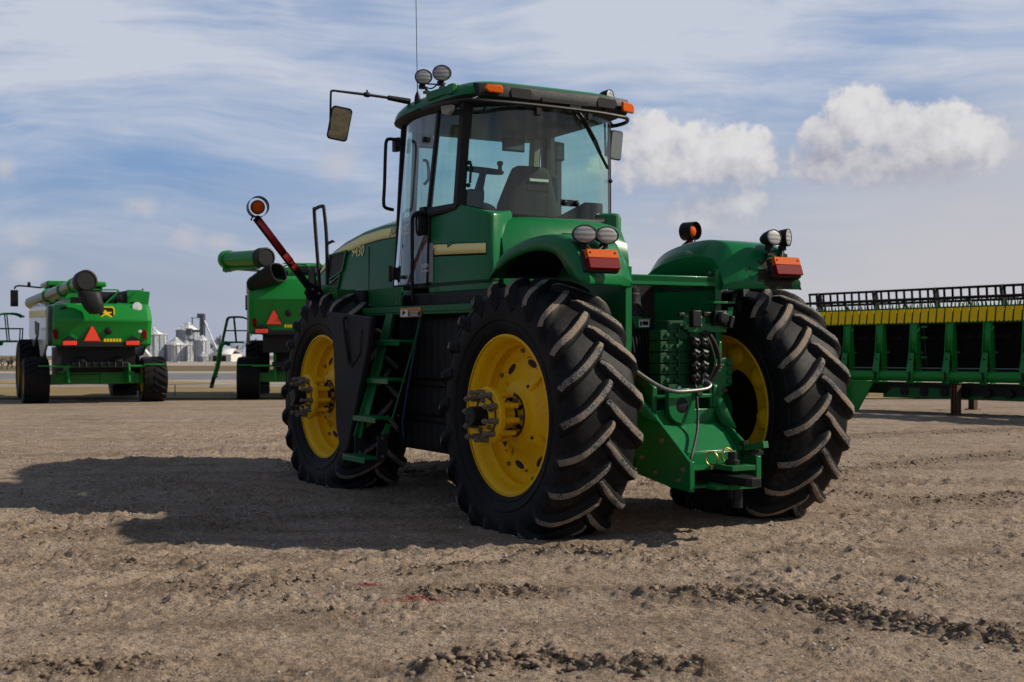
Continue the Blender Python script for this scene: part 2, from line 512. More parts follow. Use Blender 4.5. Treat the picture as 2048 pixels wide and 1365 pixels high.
def make_dual_hub():
    """yellow cast dual-wheel clamp on the axle end with its studs"""
    mb = MB()
    mb.lathe([(.212, .385), (.216, .39), (.216, .425), (.208, .432), (.165, .434), (.162, .426), (.135, .426), (.132, .436), (.098, .440), (.088, .452), (.062, .454)], n=40)
    mb.lathe([(.206, .385), (.16, .375), (.125, .33), (.105, .27), (.10, .235), (.062, .235)], n=40)
    mb.lathe([(.164, .4345), (.15, .436), (.137, .4345)], n=40, mi=3)
    for k in range(24):   # cast notches round the edge
        a = 2 * math.pi * k / 24
        e = V((math.cos(a), 0, math.sin(a)))
        mb.box(tuple(e * .216 + V((0, .407, 0))), (.012, .034, .030), Matrix.Rotation(-a, 3, 'Y'))
    for k in range(10):
        a = 2 * math.pi * (k + .25) / 10
        e = V((math.cos(a), 0, math.sin(a)))
        P = e * .178
        mb.tube([P + V((0, .25, 0)), P + V((0, .395, 0))], [.020, .026], 10, 0)        # cast finger behind
        ln = .045 + .03 * ((k * 7) % 3) / 2
        mb.lathe([(.024, .43), (.024, .43 + ln), (.013, .432 + ln), (.013, .455 + ln)], o=tuple(P), n=10, mi=1)
        mb.lathe([(.013, .455 + ln), (.021, .455 + ln), (.021, .478 + ln), (.010, .480 + ln), (.010, .492 + ln), (.001, .493 + ln)], o=tuple(P), n=8, mi=1)
        P2 = e * .115
        if k % 2 == 0: mb.lathe([(.017, .436), (.017, .458), (.009, .46), (.009, .47), (.001, .471)], o=tuple(P2), n=8, mi=1)
    return mb

def make_axle():
    mb = MB()
    mb.lathe([(.058, .12), (.058, .44), (.075, .442), (.075, .565), (.069, .575), (.012, .575), (.008, .570), (.001, .570)], n=28)
    for k in range(3): mb.box((math.cos(k * 2.1) * .06, .26, math.sin(k * 2.1) * .06), (.05, .06, .05), (0, -k * 2.1, 0))
    return mb

def make_inner_disc():
    """inner face of a right-hand wheel: pocketed cast annulus"""
    mb = MB()
    mb.lathe([(.555, .165), (.552, .150), (.44, .135), (.335, .120), (.325, .10), (.325, .0)], n=96)
    mb.lathe([(.325, .0), (.20, -.05), (.001, -.05)], n=48, mi=1)
    for k in range(8):
        a = 2 * math.pi * (k + .2) / 8
        e = V((math.cos(a), 0, math.sin(a))); t = V((-math.sin(a), 0, math.cos(a)))
        rows = []
        for ri, (sc, du) in enumerate(((1.0, .0), (.86, .030), (.55, .046), (.0, .05))):
            row = []
            for q in range(16):
                g = 2 * math.pi * q / 16
                x, y = math.cos(g), math.sin(g)
                row.append(e * (.445 + y * .088 * sc) + t * (x * (.10 + .02 * y) * sc) + V((0, .132 + du, 0)))
            rows.append(row)
        mb.grid(rows, 0, True)
    return mb

tyL = make_tyre()
wheels = []
def make_wheel(x, left):
    w = empty('wheel', (x, TRK if left else -TRK, HUBZ), 0, tractor)
    return w
w1 = make_wheel(0, True)
tyL.build('tyre', ['rubber', 'lug'], w1, ang=50, recalc=False)
make_rim().build('rim', ['yellow'], w1, ang=40)
make_disc().build('wheel_disc', ['yellow', 'bolt', 'black', 'rust'], w1, ang=30)
make_dual_hub().build('hub_clamp', ['yellow', 'bolt', 'black', 'rust'], w1, ang=30)
make_axle().build('axle', ['rust_dark' if False else 'black'], w1, ang=30)
w2 = copy_tree(w1, tractor); w2.location = (WB, TRK, HUBZ)
w3 = make_wheel(0, False)
mirror(make_tyre()).build('tyre', ['rubber', 'lug'], w3, ang=50, recalc=False)
make_rim().build('rim', ['yellow'], w3, ang=40)
make_inner_disc().build('wheel_disc', ['yellow', 'black'], w3, ang=35)
mirror(make_dual_hub()).build('hub_clamp', ['yellow', 'bolt', 'black', 'rust'], w3, ang=30)
w4 = copy_tree(w3, tractor); w4.location = (WB, -TRK, HUBZ)

# ---- frame, axles, belly
mb = MB()
mb.xz([(-.55, 1.10), (-.55, .55), (.2, .45), (1.2, .50), (1.2, 1.30), (.3, 1.32), (-.3, 1.25)], .30, .05)
mb.xz([(-.55, 1.10), (-.55, .55), (.2, .45), (1.2, .50), (1.2, 1.30), (.3, 1.32), (-.3, 1.25)], -.30, .05)
mb.box((.35, 0, .80), (1.5, .56, .70))
mb.build('rear_frame', 'green_dull', tractor, bevel=.012)
mb = MB()
mb.lathe([(.05, -.84), (.14, -.82), (.16, -.5), (.20, -.42), (.20, .42), (.16, .5), (.14, .82), (.05, .84)], o=(0, 0, HUBZ), n=28)
mb.build('rear_axle', 'green_dull', tractor)
mb = MB()
mb.lathe([(.05, -.84), (.14, -.82), (.16, -.5), (.22, -.42), (.22, .42), (.16, .5), (.14, .82), (.05, .84)], o=(WB, 0, HUBZ), n=28)
mb.build('front_axle', 'green_dull', tractor)
mb = MB()
mb.xz([(1.35, .55), (1.35, 1.5), (2.2, 1.72), (5.3, 1.72), (5.75, 1.4), (5.75, .9), (4.4, .62), (2.0, .45)], .0, .9)
mb.build('front_frame', 'black', tractor, bevel=.02)

# ---- hood
def hood_section(x, top, hw, bot=1.60, crown=.10):
    pts = []
    side = [(1.0, bot), (1.0, bot + (top - bot) * .45), (.995, bot + (top - bot) * .75), (.96, top - .13), (.88, top - .045), (.72, top), (.4, top + crown * .7), (0, top + crown)]
    for f, z in side: pts.append(V((x, hw * f, z)))
    for f, z in reversed(side[:-1]): pts.append(V((x, -hw * f, z)))
    return pts
HX = [(2.96, 2.705, .62), (3.3, 2.70, .62), (3.8, 2.695, .622), (4.3, 2.66, .622), (4.8, 2.585, .618), (5.15, 2.505, .61), (5.4, 2.42, .60), (5.6, 2.31, .58), (5.74, 2.17, .54), (5.81, 2.02, .50)]
mb = MB()
mb.grid([hood_section(x, t, h) for x, t, h in HX])
last = hood_section(*HX[-1]); mb.add(last, [tuple(range(len(last)))])
first = hood_section(*HX[0]); mb.add(first, [tuple(range(len(first) - 1, -1, -1))])
hood = mb.build('hood', 'green', tractor, ang=28)
# nose cowl, black
mb = MB()
mb.xz([(5.60, 1.0), (5.86, 1.0), (5.90, 1.5), (5.87, 2.1), (5.78, 2.24), (5.66, 2.30), (5.60, 2.28)], .585, .03)
mb.xz([(5.60, 1.0), (5.86, 1.0), (5.90, 1.5), (5.87, 2.1), (5.78, 2.24), (5.66, 2.30), (5.60, 2.28)], -.585, .03)
mb.box((5.80, 0, 1.6), (.12, 1.16, 1.0))
mb.build('nose_grille', 'grey_plastic', hood, bevel=.01)
def hood_top(x):
    for a, b in zip(HX, HX[1:]):
        if a[0] <= x <= b[0]:
            t = (x - a[0]) / (b[0] - a[0]); return a[1] + (b[1] - a[1]) * t, a[2] + (b[2] - a[2]) * t
    return HX[-1][1], HX[-1][2]
# stripe following the hood side
def hood_strip(z0, z1, x0, x1, out, n=24):
    rows = []
    for i in range(n + 1):
        x = x0 + (x1 - x0) * i / n
        t, h = hood_top(x)
        row = []
        for q in range(4):
            dz = z0 + (z1 - z0) * q / 3
            z = t - dz
            # follow the section between the listed points
            bot = 1.60
            secs = [(1.0, bot), (1.0, bot + (t - bot) * .45), (.995, bot + (t - bot) * .75), (.96, t - .13), (.88, t - .045), (.72, t)]
            f = 1.0
            for (f0, za), (f1, zb) in zip(secs, secs[1:]):
                if za <= z <= zb: f = f0 + (f1 - f0) * (z - za) / (zb - za)
            row.append(V((x, h * f + out, z)))
        rows.append(row)
    return rows
mb = MB(); mb.grid(hood_strip(.085, .195, 2.97, 5.62, .004)); mb.build('stripe', 'cream', hood, solid=.003)
mb = MB(); mb.grid(hood_strip(.195, .205, 2.97, 5.62, .004)); mb.build('stripe_edge', 'black', hood, solid=.003)
# lettering on the stripe and the model number
text_mesh('lettering', 'JOHN DEERE', .105, 'black', hood, (3.50, .622, 2.53), (-1, 0, 0), (0, -.12, 1), .25, .002, 1.0)
text_mesh('model_number', '9430', .155, 'cream', hood, (4.47, .627, 2.355), (-1, 0, 0), (0, 0, 1), .18, .003, 1.05, .001)
# side vents in the hood
for pts in ([(5.05, 2.40), (4.62, 2.42), (4.72, 2.22), (5.12, 2.13)], [(5.10, 2.06), (4.78, 2.16), (4.92, 1.86), (5.14, 1.78)]):
    mb = MB()
    ins = [(p[0], p[1]) for p in pts]
    cx = sum(p[0] for p in ins) / 4; cz = sum(p[1] for p in ins) / 4
    big = [((p[0] - cx) * 1.14 + cx, (p[1] - cz) * 1.14 + cz) for p in ins]
    mb.prism(ins, (0, .560, 0), (1, 0, 0), (0, 0, 1), (0, .0665, 0), 0)
    r1 = [V((p[0], .625, p[1])) for p in big]; r2 = [V((p[0], .640, p[1])) for p in big]; r3 = [V((p[0], .640, p[1])) for p in ins]; r4 = [V((p[0], .61, p[1])) for p in ins]
    mb.grid([r1, r2, r3, r4], 1, True)
    mb.build('side_vent', ['black', 'green'], hood, ang=20)

mb = MB()
for x_ in (4.02,):
    t_, h_ = hood_top(x_); mb.box((x_, h_ + .0005, 2.02), (.008, .006, .84))
mb.box((4.0, .6235, 1.72), (2.0, .006, .008))
for x_, z_ in ((3.2, 1.80), (3.2, 2.40), (4.10, 1.80), (4.55, 1.78)): mb.lathe([(.018, 0), (.018, .008), (.001, .009)], o=(x_, .622, z_), n=10)
mb.build('panel_seam', 'black', hood)
# ---- platform and lower cab region
mb = MB()
mb.box((2.45, 1.10, 1.735), (3.25, .035, .055))                 # outer rail of the platform
mb.box((2.45, .93, 1.70), (3.25, .36, .03))
mb.xz([(2.50, 1.775), (3.80, 1.775), (3.80, 1.955), (2.50, 1.955)], .97, .025)
mb.xz([(3.42, 1.70), (3.70, 1.70), (3.86, 1.92), (3.80, 2.02), (3.42, 1.98)], 1.235, .018)
mb.box((3.66, 1.12, 1.88), (.36, .22, .16))
for x, z in ((2.58, 1.80), (2.58, 1.86), (2.58, 1.92), (3.2, 1.80), (3.5, 1.92), (3.58, 1.88)):
    mb.lathe([(.012, 0), (.012, .012), (.001, .013)], o=(x, .982 if x < 3.3 else 1.244, z), n=8, mi=1)
mb.build('platform', ['green_dull', 'bolt'], tractor, bevel=.006)
mb = MB()
mb.box((1.85, .62, 1.83), (1.8, .5, .12))
mb.box((1.5, .0, 1.55), (1.9, 1.2, .60))
mb.build('cab_underframe', 'black', tractor, bevel=.01)
mb = MB()
mb.lathe([(.062, 0), (.066, .01), (.066, .14), (.058, .15), (.058, .165), (.001, .166)], o=(3.28, 1.03, 1.775), ax=(0, 0, 1), n=20)
mb.build('filter_canister', 'black', tractor)
# warning decal on the rail
mb = MB()
mb.box((2.01, 1.122, 1.705), (.42, .006, .085), None, 0)
mb.box((2.13, 1.126, 1.698), (.14, .004, .062), None, 1)
mb.box((1.925, 1.126, 1.716 + .022), (.24, .004, .016), None, 0)
mb.box((1.925, 1.126, 1.692), (.24, .004, .050), None, 2)
for i in range(4): mb.box((1.925 + .01 * (i % 2), 1.129, 1.710 - i * .012), (.20 - .03 * (i % 3), .003, .005), None, 1)
mb.box((2.13, 1.129, 1.70), (.06, .003, .016), (0, .4, 0), 2); mb.box((2.15, 1.129, 1.705), (.02, .003, .04), (0, -.4, 0), 2)
mb.build('warning_decal', ['orange_print', 'white', 'black'], tractor)

# ---- left fuel tank, side panel and ladder
mb = MB()
def tank_ring(z, k=0):
    pts = []
    n = 36
    xs = [2.60 - (2.60 - 1.40) * i / n for i in range(n + 1)]
    for i, x in enumerate(xs):
        rib = .016 * math.sin(i / n * math.pi * 9) ** 2 if k else 0
        pts.append(V((x, .955 + rib, z)))
    pts += [V((1.38, .90, z)), V((1.38, .30, z)), V((2.62, .30, z)), V((2.62, .90, z))]
    return pts
def tank_block(z0, z1):
    rings = []
    for z, k, ins in ((z0, 0, .03), (z0 + .02, 0, 0), (z0 + .05, 1, 0), (z1 - .05, 1, 0), (z1 - .02, 0, 0), (z1, 0, .03)):
        rings.append([V((p.x, p.y - ins, p.z)) for p in tank_ring(z, k)])
    mb.loft(rings)
tank_block(.44, .73); tank_block(.75, 1.05); tank_block(1.08, 1.68)
mb.build('fuel_tank', 'plastic', tractor, ang=40)
mb = MB()
for z in (1.065, .74):
    mb.box((1.98, .965, z), (1.26, .035, .045)); mb.box((1.98, .93, z), (1.3, .06, .03))
    for x in (2.54, 2.42): mb.lathe([(.014, 0), (.014, .012), (.001, .013)], o=(x, .983, z), n=8, mi=1)
mb.build('tank_strap', ['black', 'steel'], tractor, bevel=.004)
mb = MB()
p = [(3.25, 1.73), (2.20, 1.66), (2.26, 1.41), (2.73, .42), (2.80, .375), (2.90, .40), (3.00, .60), (3.07, 1.36), (3.14, 1.60)]
cx_, cz_ = 2.75, 1.1
def pr_(k, y): return [V((cx_ + (a - cx_) * k, y, cz_ + (b_ - cz_) * k)) for a, b_ in p]
mb.loft([pr_(.97, 1.43), pr_(1.0, 1.415), pr_(1.0, 1.375)])
q = [(2.78, 1.58), (2.36, 1.56), (2.40, 1.32), (2.62, 1.18), (2.78, 1.28)]
mb.loft([[V((x, 1.425, z)) for x, z in q], [V((2.58 + (x - 2.58) * .9, 1.442, 1.4 + (z - 1.4) * .9)) for x, z in q]])
mb.tube([(2.78, 1.42, 1.70), (2.76, 1.46, 1.64), (2.70, 1.462, 1.45), (2.64, 1.455, 1.25), (2.62, 1.42, 1.22)], .016, 8, 1)
mb.build('side_panel', ['grey_plastic', 'black'], tractor, bevel=.012, ang=25)

steps = [(1.445, 1.165), (1.10, 1.275), (.755, 1.395), (.40, 1.50)]       # z, y
ladder = empty('ladder', (0, 0, 0), 0, tractor)
mb = MB()
mb.bar((2.475, 1.09, 1.70), (2.475, 1.385, .70), .014, .10, (0, 1, .3)); mb.bar((2.475, 1.385, .705), (2.475, 1.43, .55), .014, .10, (0, 1, .3))
mb.bar((2.40, 1.14, 1.70), (2.40, 1.40, .70), .14, .012, (0, 1, .3)); mb.bar((2.44, 1.40, .71), (2.44, 1.435, .55), .08, .012, (0, 1, .3))
mb.build('side_rail', 'green_dull', ladder, bevel=.003)
mb = MB()
mb.bar((1.985, 1.01, 1.70), (1.985, 1.33, .70), .010, .014, (0, 1, .3)); mb.bar((1.985, 1.35, .705), (1.985, 1.42, .55), .012, .05, (0, 1, .3))
mb.build('side_rail', 'green', ladder, bevel=.003)
for x in (2.475, 1.985):
    mb = MB()
    mb.yz([(1.36, .62), (1.46, .60), (1.47, .40), (1.43, .36), (1.37, .42)], x, .014)
    mb.lathe([(.012, -.02), (.012, .02)], o=(x, 1.42, .58), ax=(1, 0, 0), n=8, mi=1, cap=True)
    mb.lathe([(.012, -.02), (.012, .02)], o=(x, 1.42, .42), ax=(1, 0, 0), n=8, mi=1, cap=True)
    mb.build('flex_strap', ['hose', 'bolt'], ladder)
for z, y in steps:
    mb = MB()
    mb.box((2.23, y, z), (.49, .17, .014))
    mb.box((2.23, y + .085, z - .018), (.49, .012, .045))
    mb.box((2.23, y - .085, z - .012), (.49, .012, .03))
    for i in range(7): mb.box((2.02 + i * .07, y, z + .010), (.03, .13, .007))
    mb.build('step', 'green', ladder, bevel=.003)
mb = MB()
mb.tube(smooth_poly([(2.05, 1.0, 1.7), (2.12, 1.02, 1.4), (2.28, 1.02, 1.0), (2.38, 1.02, .7), (2.40, 1.0, .55)], 4), .009, 6)
mb.build('cable', paint('blue_cable', (.03, .06, .16), .5), tractor)

# ---- front handrail, door handrails
mb = MB()
mb.tube(smooth_poly([(4.18, 1.10, 1.77), (4.20, 1.12, 2.2), (4.26, 1.14, 2.78), (4.22, 1.145, 2.83), (4.02, 1.15, 2.84), (3.97, 1.15, 2.79), (3.90, 1.15, 2.45), (3.88, 1.15, 1.77)], 5), .019, 10)
mb.tube([(3.89, 1.15, 2.44), (3.75, 1.15, 2.46)], .015, 8)
mb.box((3.79, 1.15, 2.455), (.10, .05, .012))
mb.build('front_handrail', 'black', tractor)
mb = MB()
mb.tube(smooth_poly([(2.80, .87, 3.385), (2.79, .96, 3.39), (2.78, 1.00, 3.36), (2.78, 1.01, 3.25), (2.80, 1.01, 2.95), (2.82, 1.01, 2.78), (2.82, .99, 2.73), (2.84, .90, 2.715)], 5), .017, 10)
mb.box((2.805, .885, 3.34), (.07, .05, .13)); mb.box((2.76, .882, 3.36), (.05, .03, .09))
mb.build('door_handrail', 'black', tractor)
mb = MB()
mb.tube(smooth_poly([(2.16, .86, 2.63), (2.20, .94, 2.635), (2.26, .97, 2.60), (2.28, .97, 2.5), (2.28, .97, 2.2), (2.28, .97, 1.90), (2.28, .95, 1.80)], 5), .018, 10)
mb.lathe([(.035, 0), (.035, .02), (.02, .03)], o=(2.16, .855, 2.63), n=14)
mb.build('step_handrail', 'black', tractor)

# ---- cab shell
CABB = 2.66
mb = MB()   # left lower body (pod) with stripe recess, right pod, rear bulge
pod = [(2.20, .845), (1.90, .862), (1.52, .868), (1.20, .862), (1.09, .845), (1.055, .815), (1.06, .76), (1.13, .66), (1.25, .50), (2.20, .50)]
def pod_top(x, y):
    if x > 1.5: return 2.655
    return 2.655 - (1.5 - x) * .24
ringb = [V((x, y, 1.965)) for x, y in pod]
ringm = [V((x, y, pod_top(x, y) - .03)) for x, y in pod]
cxp, cyp = 1.6, .65
ringt = [V((cxp + (x - cxp) * .97, cyp + (y - cyp) * .93, pod_top(x, y))) for x, y in pod]
mb.loft([ringb, ringm, ringt])
skirt = [V((x, y - .004, 1.885)) for x, y in pod]; skirt2 = [V((x, y - .004, 1.95)) for x, y in pod]
mb.loft([skirt, skirt2])
mb.build('cab_side_panel', 'green', tractor, bevel=.012, ang=30)
mb = MB()
g1 = [V((cxp + (x - cxp) * .985, cyp + (y - cyp) * .97, z)) for x, y in pod for z in (1.957,)]
mb.loft([[V((p.x, p.y, 1.945)) for p in g1], [V((p.x, p.y, 1.97)) for p in g1]])
mb.build('panel_gap', 'black', tractor)
# stripe decal on the pod (five cream bands fading to points at the front)
mb = MB()
def pod_y(x):
    P_ = pod[:5]
    for a, b in zip(P_, P_[1:]):
        if b[0] <= x <= a[0]:
            t = (x - a[0]) / (b[0] - a[0]); return a[1] + (b[1] - a[1]) * t
    return P_[-1][1]
def pod_strip(z0a, z0b, z1a, z1b, x0, x1, out, mi, n=14):
    rows = []
    for i in range(n + 1):
        x = x0 + (x1 - x0) * i / n; t = (2.22 - x) / (2.22 - 1.09)
        rows.append([V((x, pod_y(x) + out, z0a + (z0b - z0a) * t)), V((x, pod_y(x) + out, z1a + (z1b - z1a) * t))])
    mb.grid(rows, mi)
pod_strip(2.345, 2.295, 2.225, 2.185, 2.19, 1.10, .003, 1)
for k in range(6):
    a0, a1 = k / 6 + .01, (k + 1) / 6 - .012
    za = lambda f: 2.337 + (2.238 - 2.337) * f
    zb = lambda f: 2.287 + (2.198 - 2.287) * f
    x0 = 2.185 - .0 - (0.16 if k == 0 else .15 - .018 * k)
    pod_strip(za(a0), zb(a0), za(a1), zb(a1), 2.183, x0, .0045, 0, 4)
pod_strip(2.337, 2.287, 2.241, 2.201, 2.05, 1.105, .005, 0)
mb.add([V((1.78, pod_y(1.78) + .007, 2.318)), V((1.70, pod_y(1.7) + .007, 2.335)), V((1.62, pod_y(1.62) + .007, 2.325)), V((1.72, pod_y(1.72) + .007, 2.30)), V((1.77, pod_y(1.77) + .007, 2.285))], [(0, 1, 2, 3, 4)], 2)
mb.build('side_stripe', ['cream', 'black', 'green'], tractor, solid=.002)
mb = MB()
podr = [(x, -y * .91) for x, y in pod]
podr = [(x + (.30 if x < 1.6 else 0), y) for x, y in podr]
mb.loft([[V((x, y, 1.90)) for x, y in podr], [V((x, y, 2.61)) for x, y in podr], [V((1.8 + (x - 1.8) * .96, y * .97, 2.64)) for x, y in podr]])
mb.build('cab_side_panel', 'green', tractor, bevel=.02, ang=30)
# rear bulge under the window
mb = MB()
rows = []
for i in range(13):
    y = .70 - 1.32 * i / 12
    e = abs(i - 6) / 6
    bow = .12 + .05 * (1 - e ** 2); dn = .05 * e ** 4
    dz = -.055
    rows.append([V((1.60, y, 2.60 - dn + dz)), V((1.40 - bow, y, 2.60 - dn + dz)), V((1.34 - bow, y, 2.585 - dn + dz)), V((1.29 - bow, y, 2.545 - dn + dz)), V((1.24 - bow, y, 2.46 - dn + dz)), V((1.21 - bow, y, 2.33)), V((1.18 - bow, y, 2.18)), V((1.18 - bow, y, 1.9))])
mb.grid(rows)
for r_ in (rows[0], rows[-1]): mb.add(r_ + [V((1.6, r_[0].y, 1.9))], [tuple(range(len(r_) + 1))])
mb.build('rear_panel', 'green', tractor, ang=30)
mb = MB()   # small reflector behind the fender
mb.prism([(-.16, 0), (-.12, .055), (.12, .055), (.16, 0)], (1.10, -.02, 2.345), (0, 1, 0), (-.25, 0, 1), (-.03, 0, 0), 1)
mb.prism([(-.12, 0), (-.09, .035), (.09, .035), (.12, 0)], (1.065, -.02, 2.347), (0, 1, 0), (-.25, 0, 1), (-.012, 0, 0), 0)
mb.build('rear_reflector', ['red', 'green'], tractor)

# cab floor / inner lower trim
mb = MB()
mb.box((2.25, 0, 1.98), (1.35, 1.55, .08)); mb.box((1.75, 0, 2.25), (.45, 1.10, .52))
mb.xz([(1.62, 2.05), (2.1, 2.05), (2.05, 2.62), (1.62, 2.80)], .66, .18)
mb.xz([(1.62, 2.05), (2.5, 2.05), (2.4, 2.60), (1.62, 2.76)], -.62, .22)
mb.box((2.90, 0, 2.35), (.10, 1.3, .7))
mb.build('cab_interior', 'interior', tractor, bevel=.02)

# pillars
mb = MB()
PB = {'rl': ((1.62, .835, 2.64), (1.565, .79, 3.60)), 'ml': ((2.165, .855, 2.64), (2.02, .815, 3.60)), 'fl': ((2.98, .80, 1.97), (2.79, .80, 3.62)),
      'rr': ((1.62, -.800, 2.60), (1.58, -.765, 3.60)), 'fr': ((2.92, -.70, 2.0), (2.76, -.70, 3.62)), 'mr': ((2.25, -.82, 2.6), (2.2, -.79, 3.6))}
for k_, w_, h_ in (('rl', .075, .085), ('ml', .045, .04), ('fl', .03, .06), ('rr', .022, .03), ('fr', .07, .06)):
    pm = MB(); pm.bar(*PB[k_], w_, h_, (0, 1, 0)); pm.build('pillar', 'black', tractor, bevel=.006)
mb.bar((2.20, .862, 2.655), (1.60, .862, 2.652), .03, .045, (0, 0, 1))
mb.bar((2.18, .86, 1.975), (2.14, .858, 2.66), .028, .03, (0, 1, 0))
mb.bar((2.93, .853, 1.975), (2.19, .858, 1.975), .03, .022)
mb.build('door_sill', 'black', tractor, bevel=.006)
mb = MB()
mb.tube([(2.10, .87, 2.62), (1.62, .85, 2.64), (1.38, .52, 2.55), (1.31, .2, 2.53), (1.30, -.1, 2.53), (1.34, -.45, 2.54), (1.60, -.80, 2.60)], .034, 8)
for dz_ in (0,): mb.grid([[V((1.62, .81, 2.63)), V((1.505, .68, 2.585)), V((1.39, .50, 2.555)), V((1.318, .2, 2.54)), V((1.305, -.05, 2.54)), V((1.33, -.3, 2.54)), V((1.385, -.47, 2.55)), V((1.50, -.65, 2.57)), V((1.61, -.80, 2.60))], [V((1.62, .81, 2.5)), V((1.505, .68, 2.46)), V((1.39, .50, 2.44)), V((1.318, .2, 2.43)), V((1.305, -.05, 2.43)), V((1.33, -.3, 2.43)), V((1.385, -.47, 2.44)), V((1.50, -.65, 2.45)), V((1.61, -.80, 2.47))]])
mb.build('window_frame', 'black', tractor)
mb = MB()
mb.tube([(1.56, .77, 3.55), (1.36, .50, 3.56), (1.30, 0, 3.57), (1.36, -.48, 3.57), (1.57, -.76, 3.555)], .03, 8)
mb.build('window_frame', 'black', tractor)
mb = MB()
mb.bar((2.86, -.66, 2.4), (2.74, -.66, 3.6), .10, .07, (0, 1, 0)); mb.build('inner_pillar', paint('beige_pillar', (.30, .27, .20), .7), tractor, bevel=.01); mb = MB(); mb.bar((2.80, .74, 2.0), (2.64, .74, 3.6), .05, .06, (0, 1, 0))
mb.build('inner_pillar', paint('beige_trim', (.30, .27, .20), .7), tractor, bevel=.01)

# glass
def pane(name, rows, mat, parent=tractor, solid=0):
    m_ = MB(); m_.grid(rows); return m_.build(name, mat, parent, ang=60, recalc=False, solid=solid)
def glass_row(z, f):
    b = [(1.625, .80), (1.50, .67), (1.395, .50), (1.335, .25), (1.315, 0), (1.335, -.25), (1.385, -.46), (1.49, -.63), (1.60, -.79)]
    return [V((x - .04 * f, y * (1 - .035 * f), z + (.055 * (min(1, max(0, (x - 1.315) / .3))) if f == 0 else 0) - (.02 if f > .9 and abs(y) > .6 else 0))) for x, y in b]
rows = []
for i in range(9):
    f = i / 8
    a = glass_row(2.545, 0); b = glass_row(3.56, 1)
    rows.append([p.lerp(q_, f) for p, q_ in zip(a, b)])
rear_win = pane('rear_window', rows, 'glass')
pane('side_window', [[V((2.165, .862, 2.67)), V((1.64, .845, 2.67))], [V((2.02, .822, 3.57)), V((1.575, .80, 3.57))]], 'glass')
pane('side_window', [[V((2.90, -.76, 2.05)), V((1.62, -.80, 2.62))], [V((2.72, -.755, 3.57)), V((1.58, -.765, 3.57))]], 'glass')
pane('windscreen', [[V((2.93, .78, 2.60)), V((3.02, .3, 2.60)), V((3.02, -.3, 2.60)), V((2.93, -.72, 2.60))], [V((2.74, .78, 3.58)), V((2.83, .3, 3.58)), V((2.83, -.3, 3.58)), V((2.74, -.72, 3.58))]], 'glass')
# door
rows = []
for i in range(7):
    f = i / 6; z = 1.985 + (3.575 - 1.985) * f
    xr = 2.205 - .165 * f if z > 2.0 else 2.2
    xf = 2.985 - .20 * f
    rows.append([V((xf + (xr - xf) * j / 5, .845 + .028 * math.sin(j / 5 * math.pi) - .03 * f + (.0 if j else -.02), z)) for j in range(6)])
door = pane('door', rows, 'glass_door')
mb = MB()
mb.box((2.235, .872, 2.56), (.10, .05, .26)); mb.box((2.235, .905, 2.53), (.055, .03, .20), None, 1)
mb.tube(smooth_poly([(2.26, .89, 2.62), (2.27, .93, 2.60), (2.26, .93, 2.45), (2.25, .89, 2.43)], 4), .012, 8)
mb.build('handle', ['black', 'grey_plastic'], door, bevel=.008)
mb = MB()
for z, x in ((2.10, 2.90), ): mb.box((x, .865, z), (.10, .06, .12)); mb.tube([(x + .02, .89, z - .08), (x + .02, .89, z + .08)], .02, 10)
mb.build('hinge', 'black', door, bevel=.006)
for c_, d_ in (((2.66, .885, 2.055), (.07, .02, .035)), ((2.25, .86, 3.32), (.05, .03, .05))):
    mb = MB(); mb.box(c_, d_); mb.build('glass_clamp', 'black', door, bevel=.006)
mb = MB()   # inside grab handle
mb.tube(smooth_poly([(2.40, .80, 3.15), (2.38, .76, 3.13), (2.38, .75, 2.98), (2.40, .79, 2.92)], 4), .014, 8)
mb.build('inner_handle', 'black', door)
mb = MB(); mb.box((2.13, .8585, 2.17), (.11, .004, .36)); mb.build('door_seal', paint('light_grey_trim', (.25, .25, .26), .6), door)
text_mesh('dealer_sticker', 'SMITH', .052, 'white', door, (2.262, .884, 2.125), (-1, 0, 0), (0, 0, 1), 0, .002, .95)
text_mesh('dealer_sticker', 'IMPLEMENTS', .026, 'white', door, (2.262, .884, 2.085), (-1, 0, 0), (0, 0, 1), 0, .002, .95)

# rear window fittings
mb = MB()
mb.tube([(1.27, -.18, 3.56), (1.262, -.30, 3.42), (1.29, -.42, 3.28), (1.33, -.50, 3.18)], [.016, .013, .009, .007], 8)
mb.bar((1.30, -.28, 3.46), (1.45, -.66, 3.06), .012, .03, (1, 0, 0))
mb.tube([(1.28, -.12, 3.56), (1.27, -.26, 3.42)], .01, 8)
mb.box((1.26, -.15, 3.545), (.07, .12, .05))
mb.build('wiper', 'black', rear_win)
mb = MB()
for y in (-.085, -.215): mb.lathe([(.024, 0), (.026, .02), (.02, .035), (.001, .04)], o=(1.325, y, 2.70), ax=(-1, 0, 0), n=14)
mb.box((1.328, -.15, 2.70), (.012, .2, .06))
for p in ((1.555, .765, 3.03), (1.565, .77, 2.83), (1.545, -.755, 2.96)): mb.lathe([(.02, 0), (.02, .02), (.001, .03)], o=p, ax=(-1, .4, 0), n=12)
mb.tube([(1.54, .755, 3.02), (1.55, .76, 2.85)], .012, 8)
for y in (.22, -.33): mb.box((1.275, y, 3.50), (.03, .05, .08))
mb.build('window_catch', 'black', rear_win, bevel=.004)

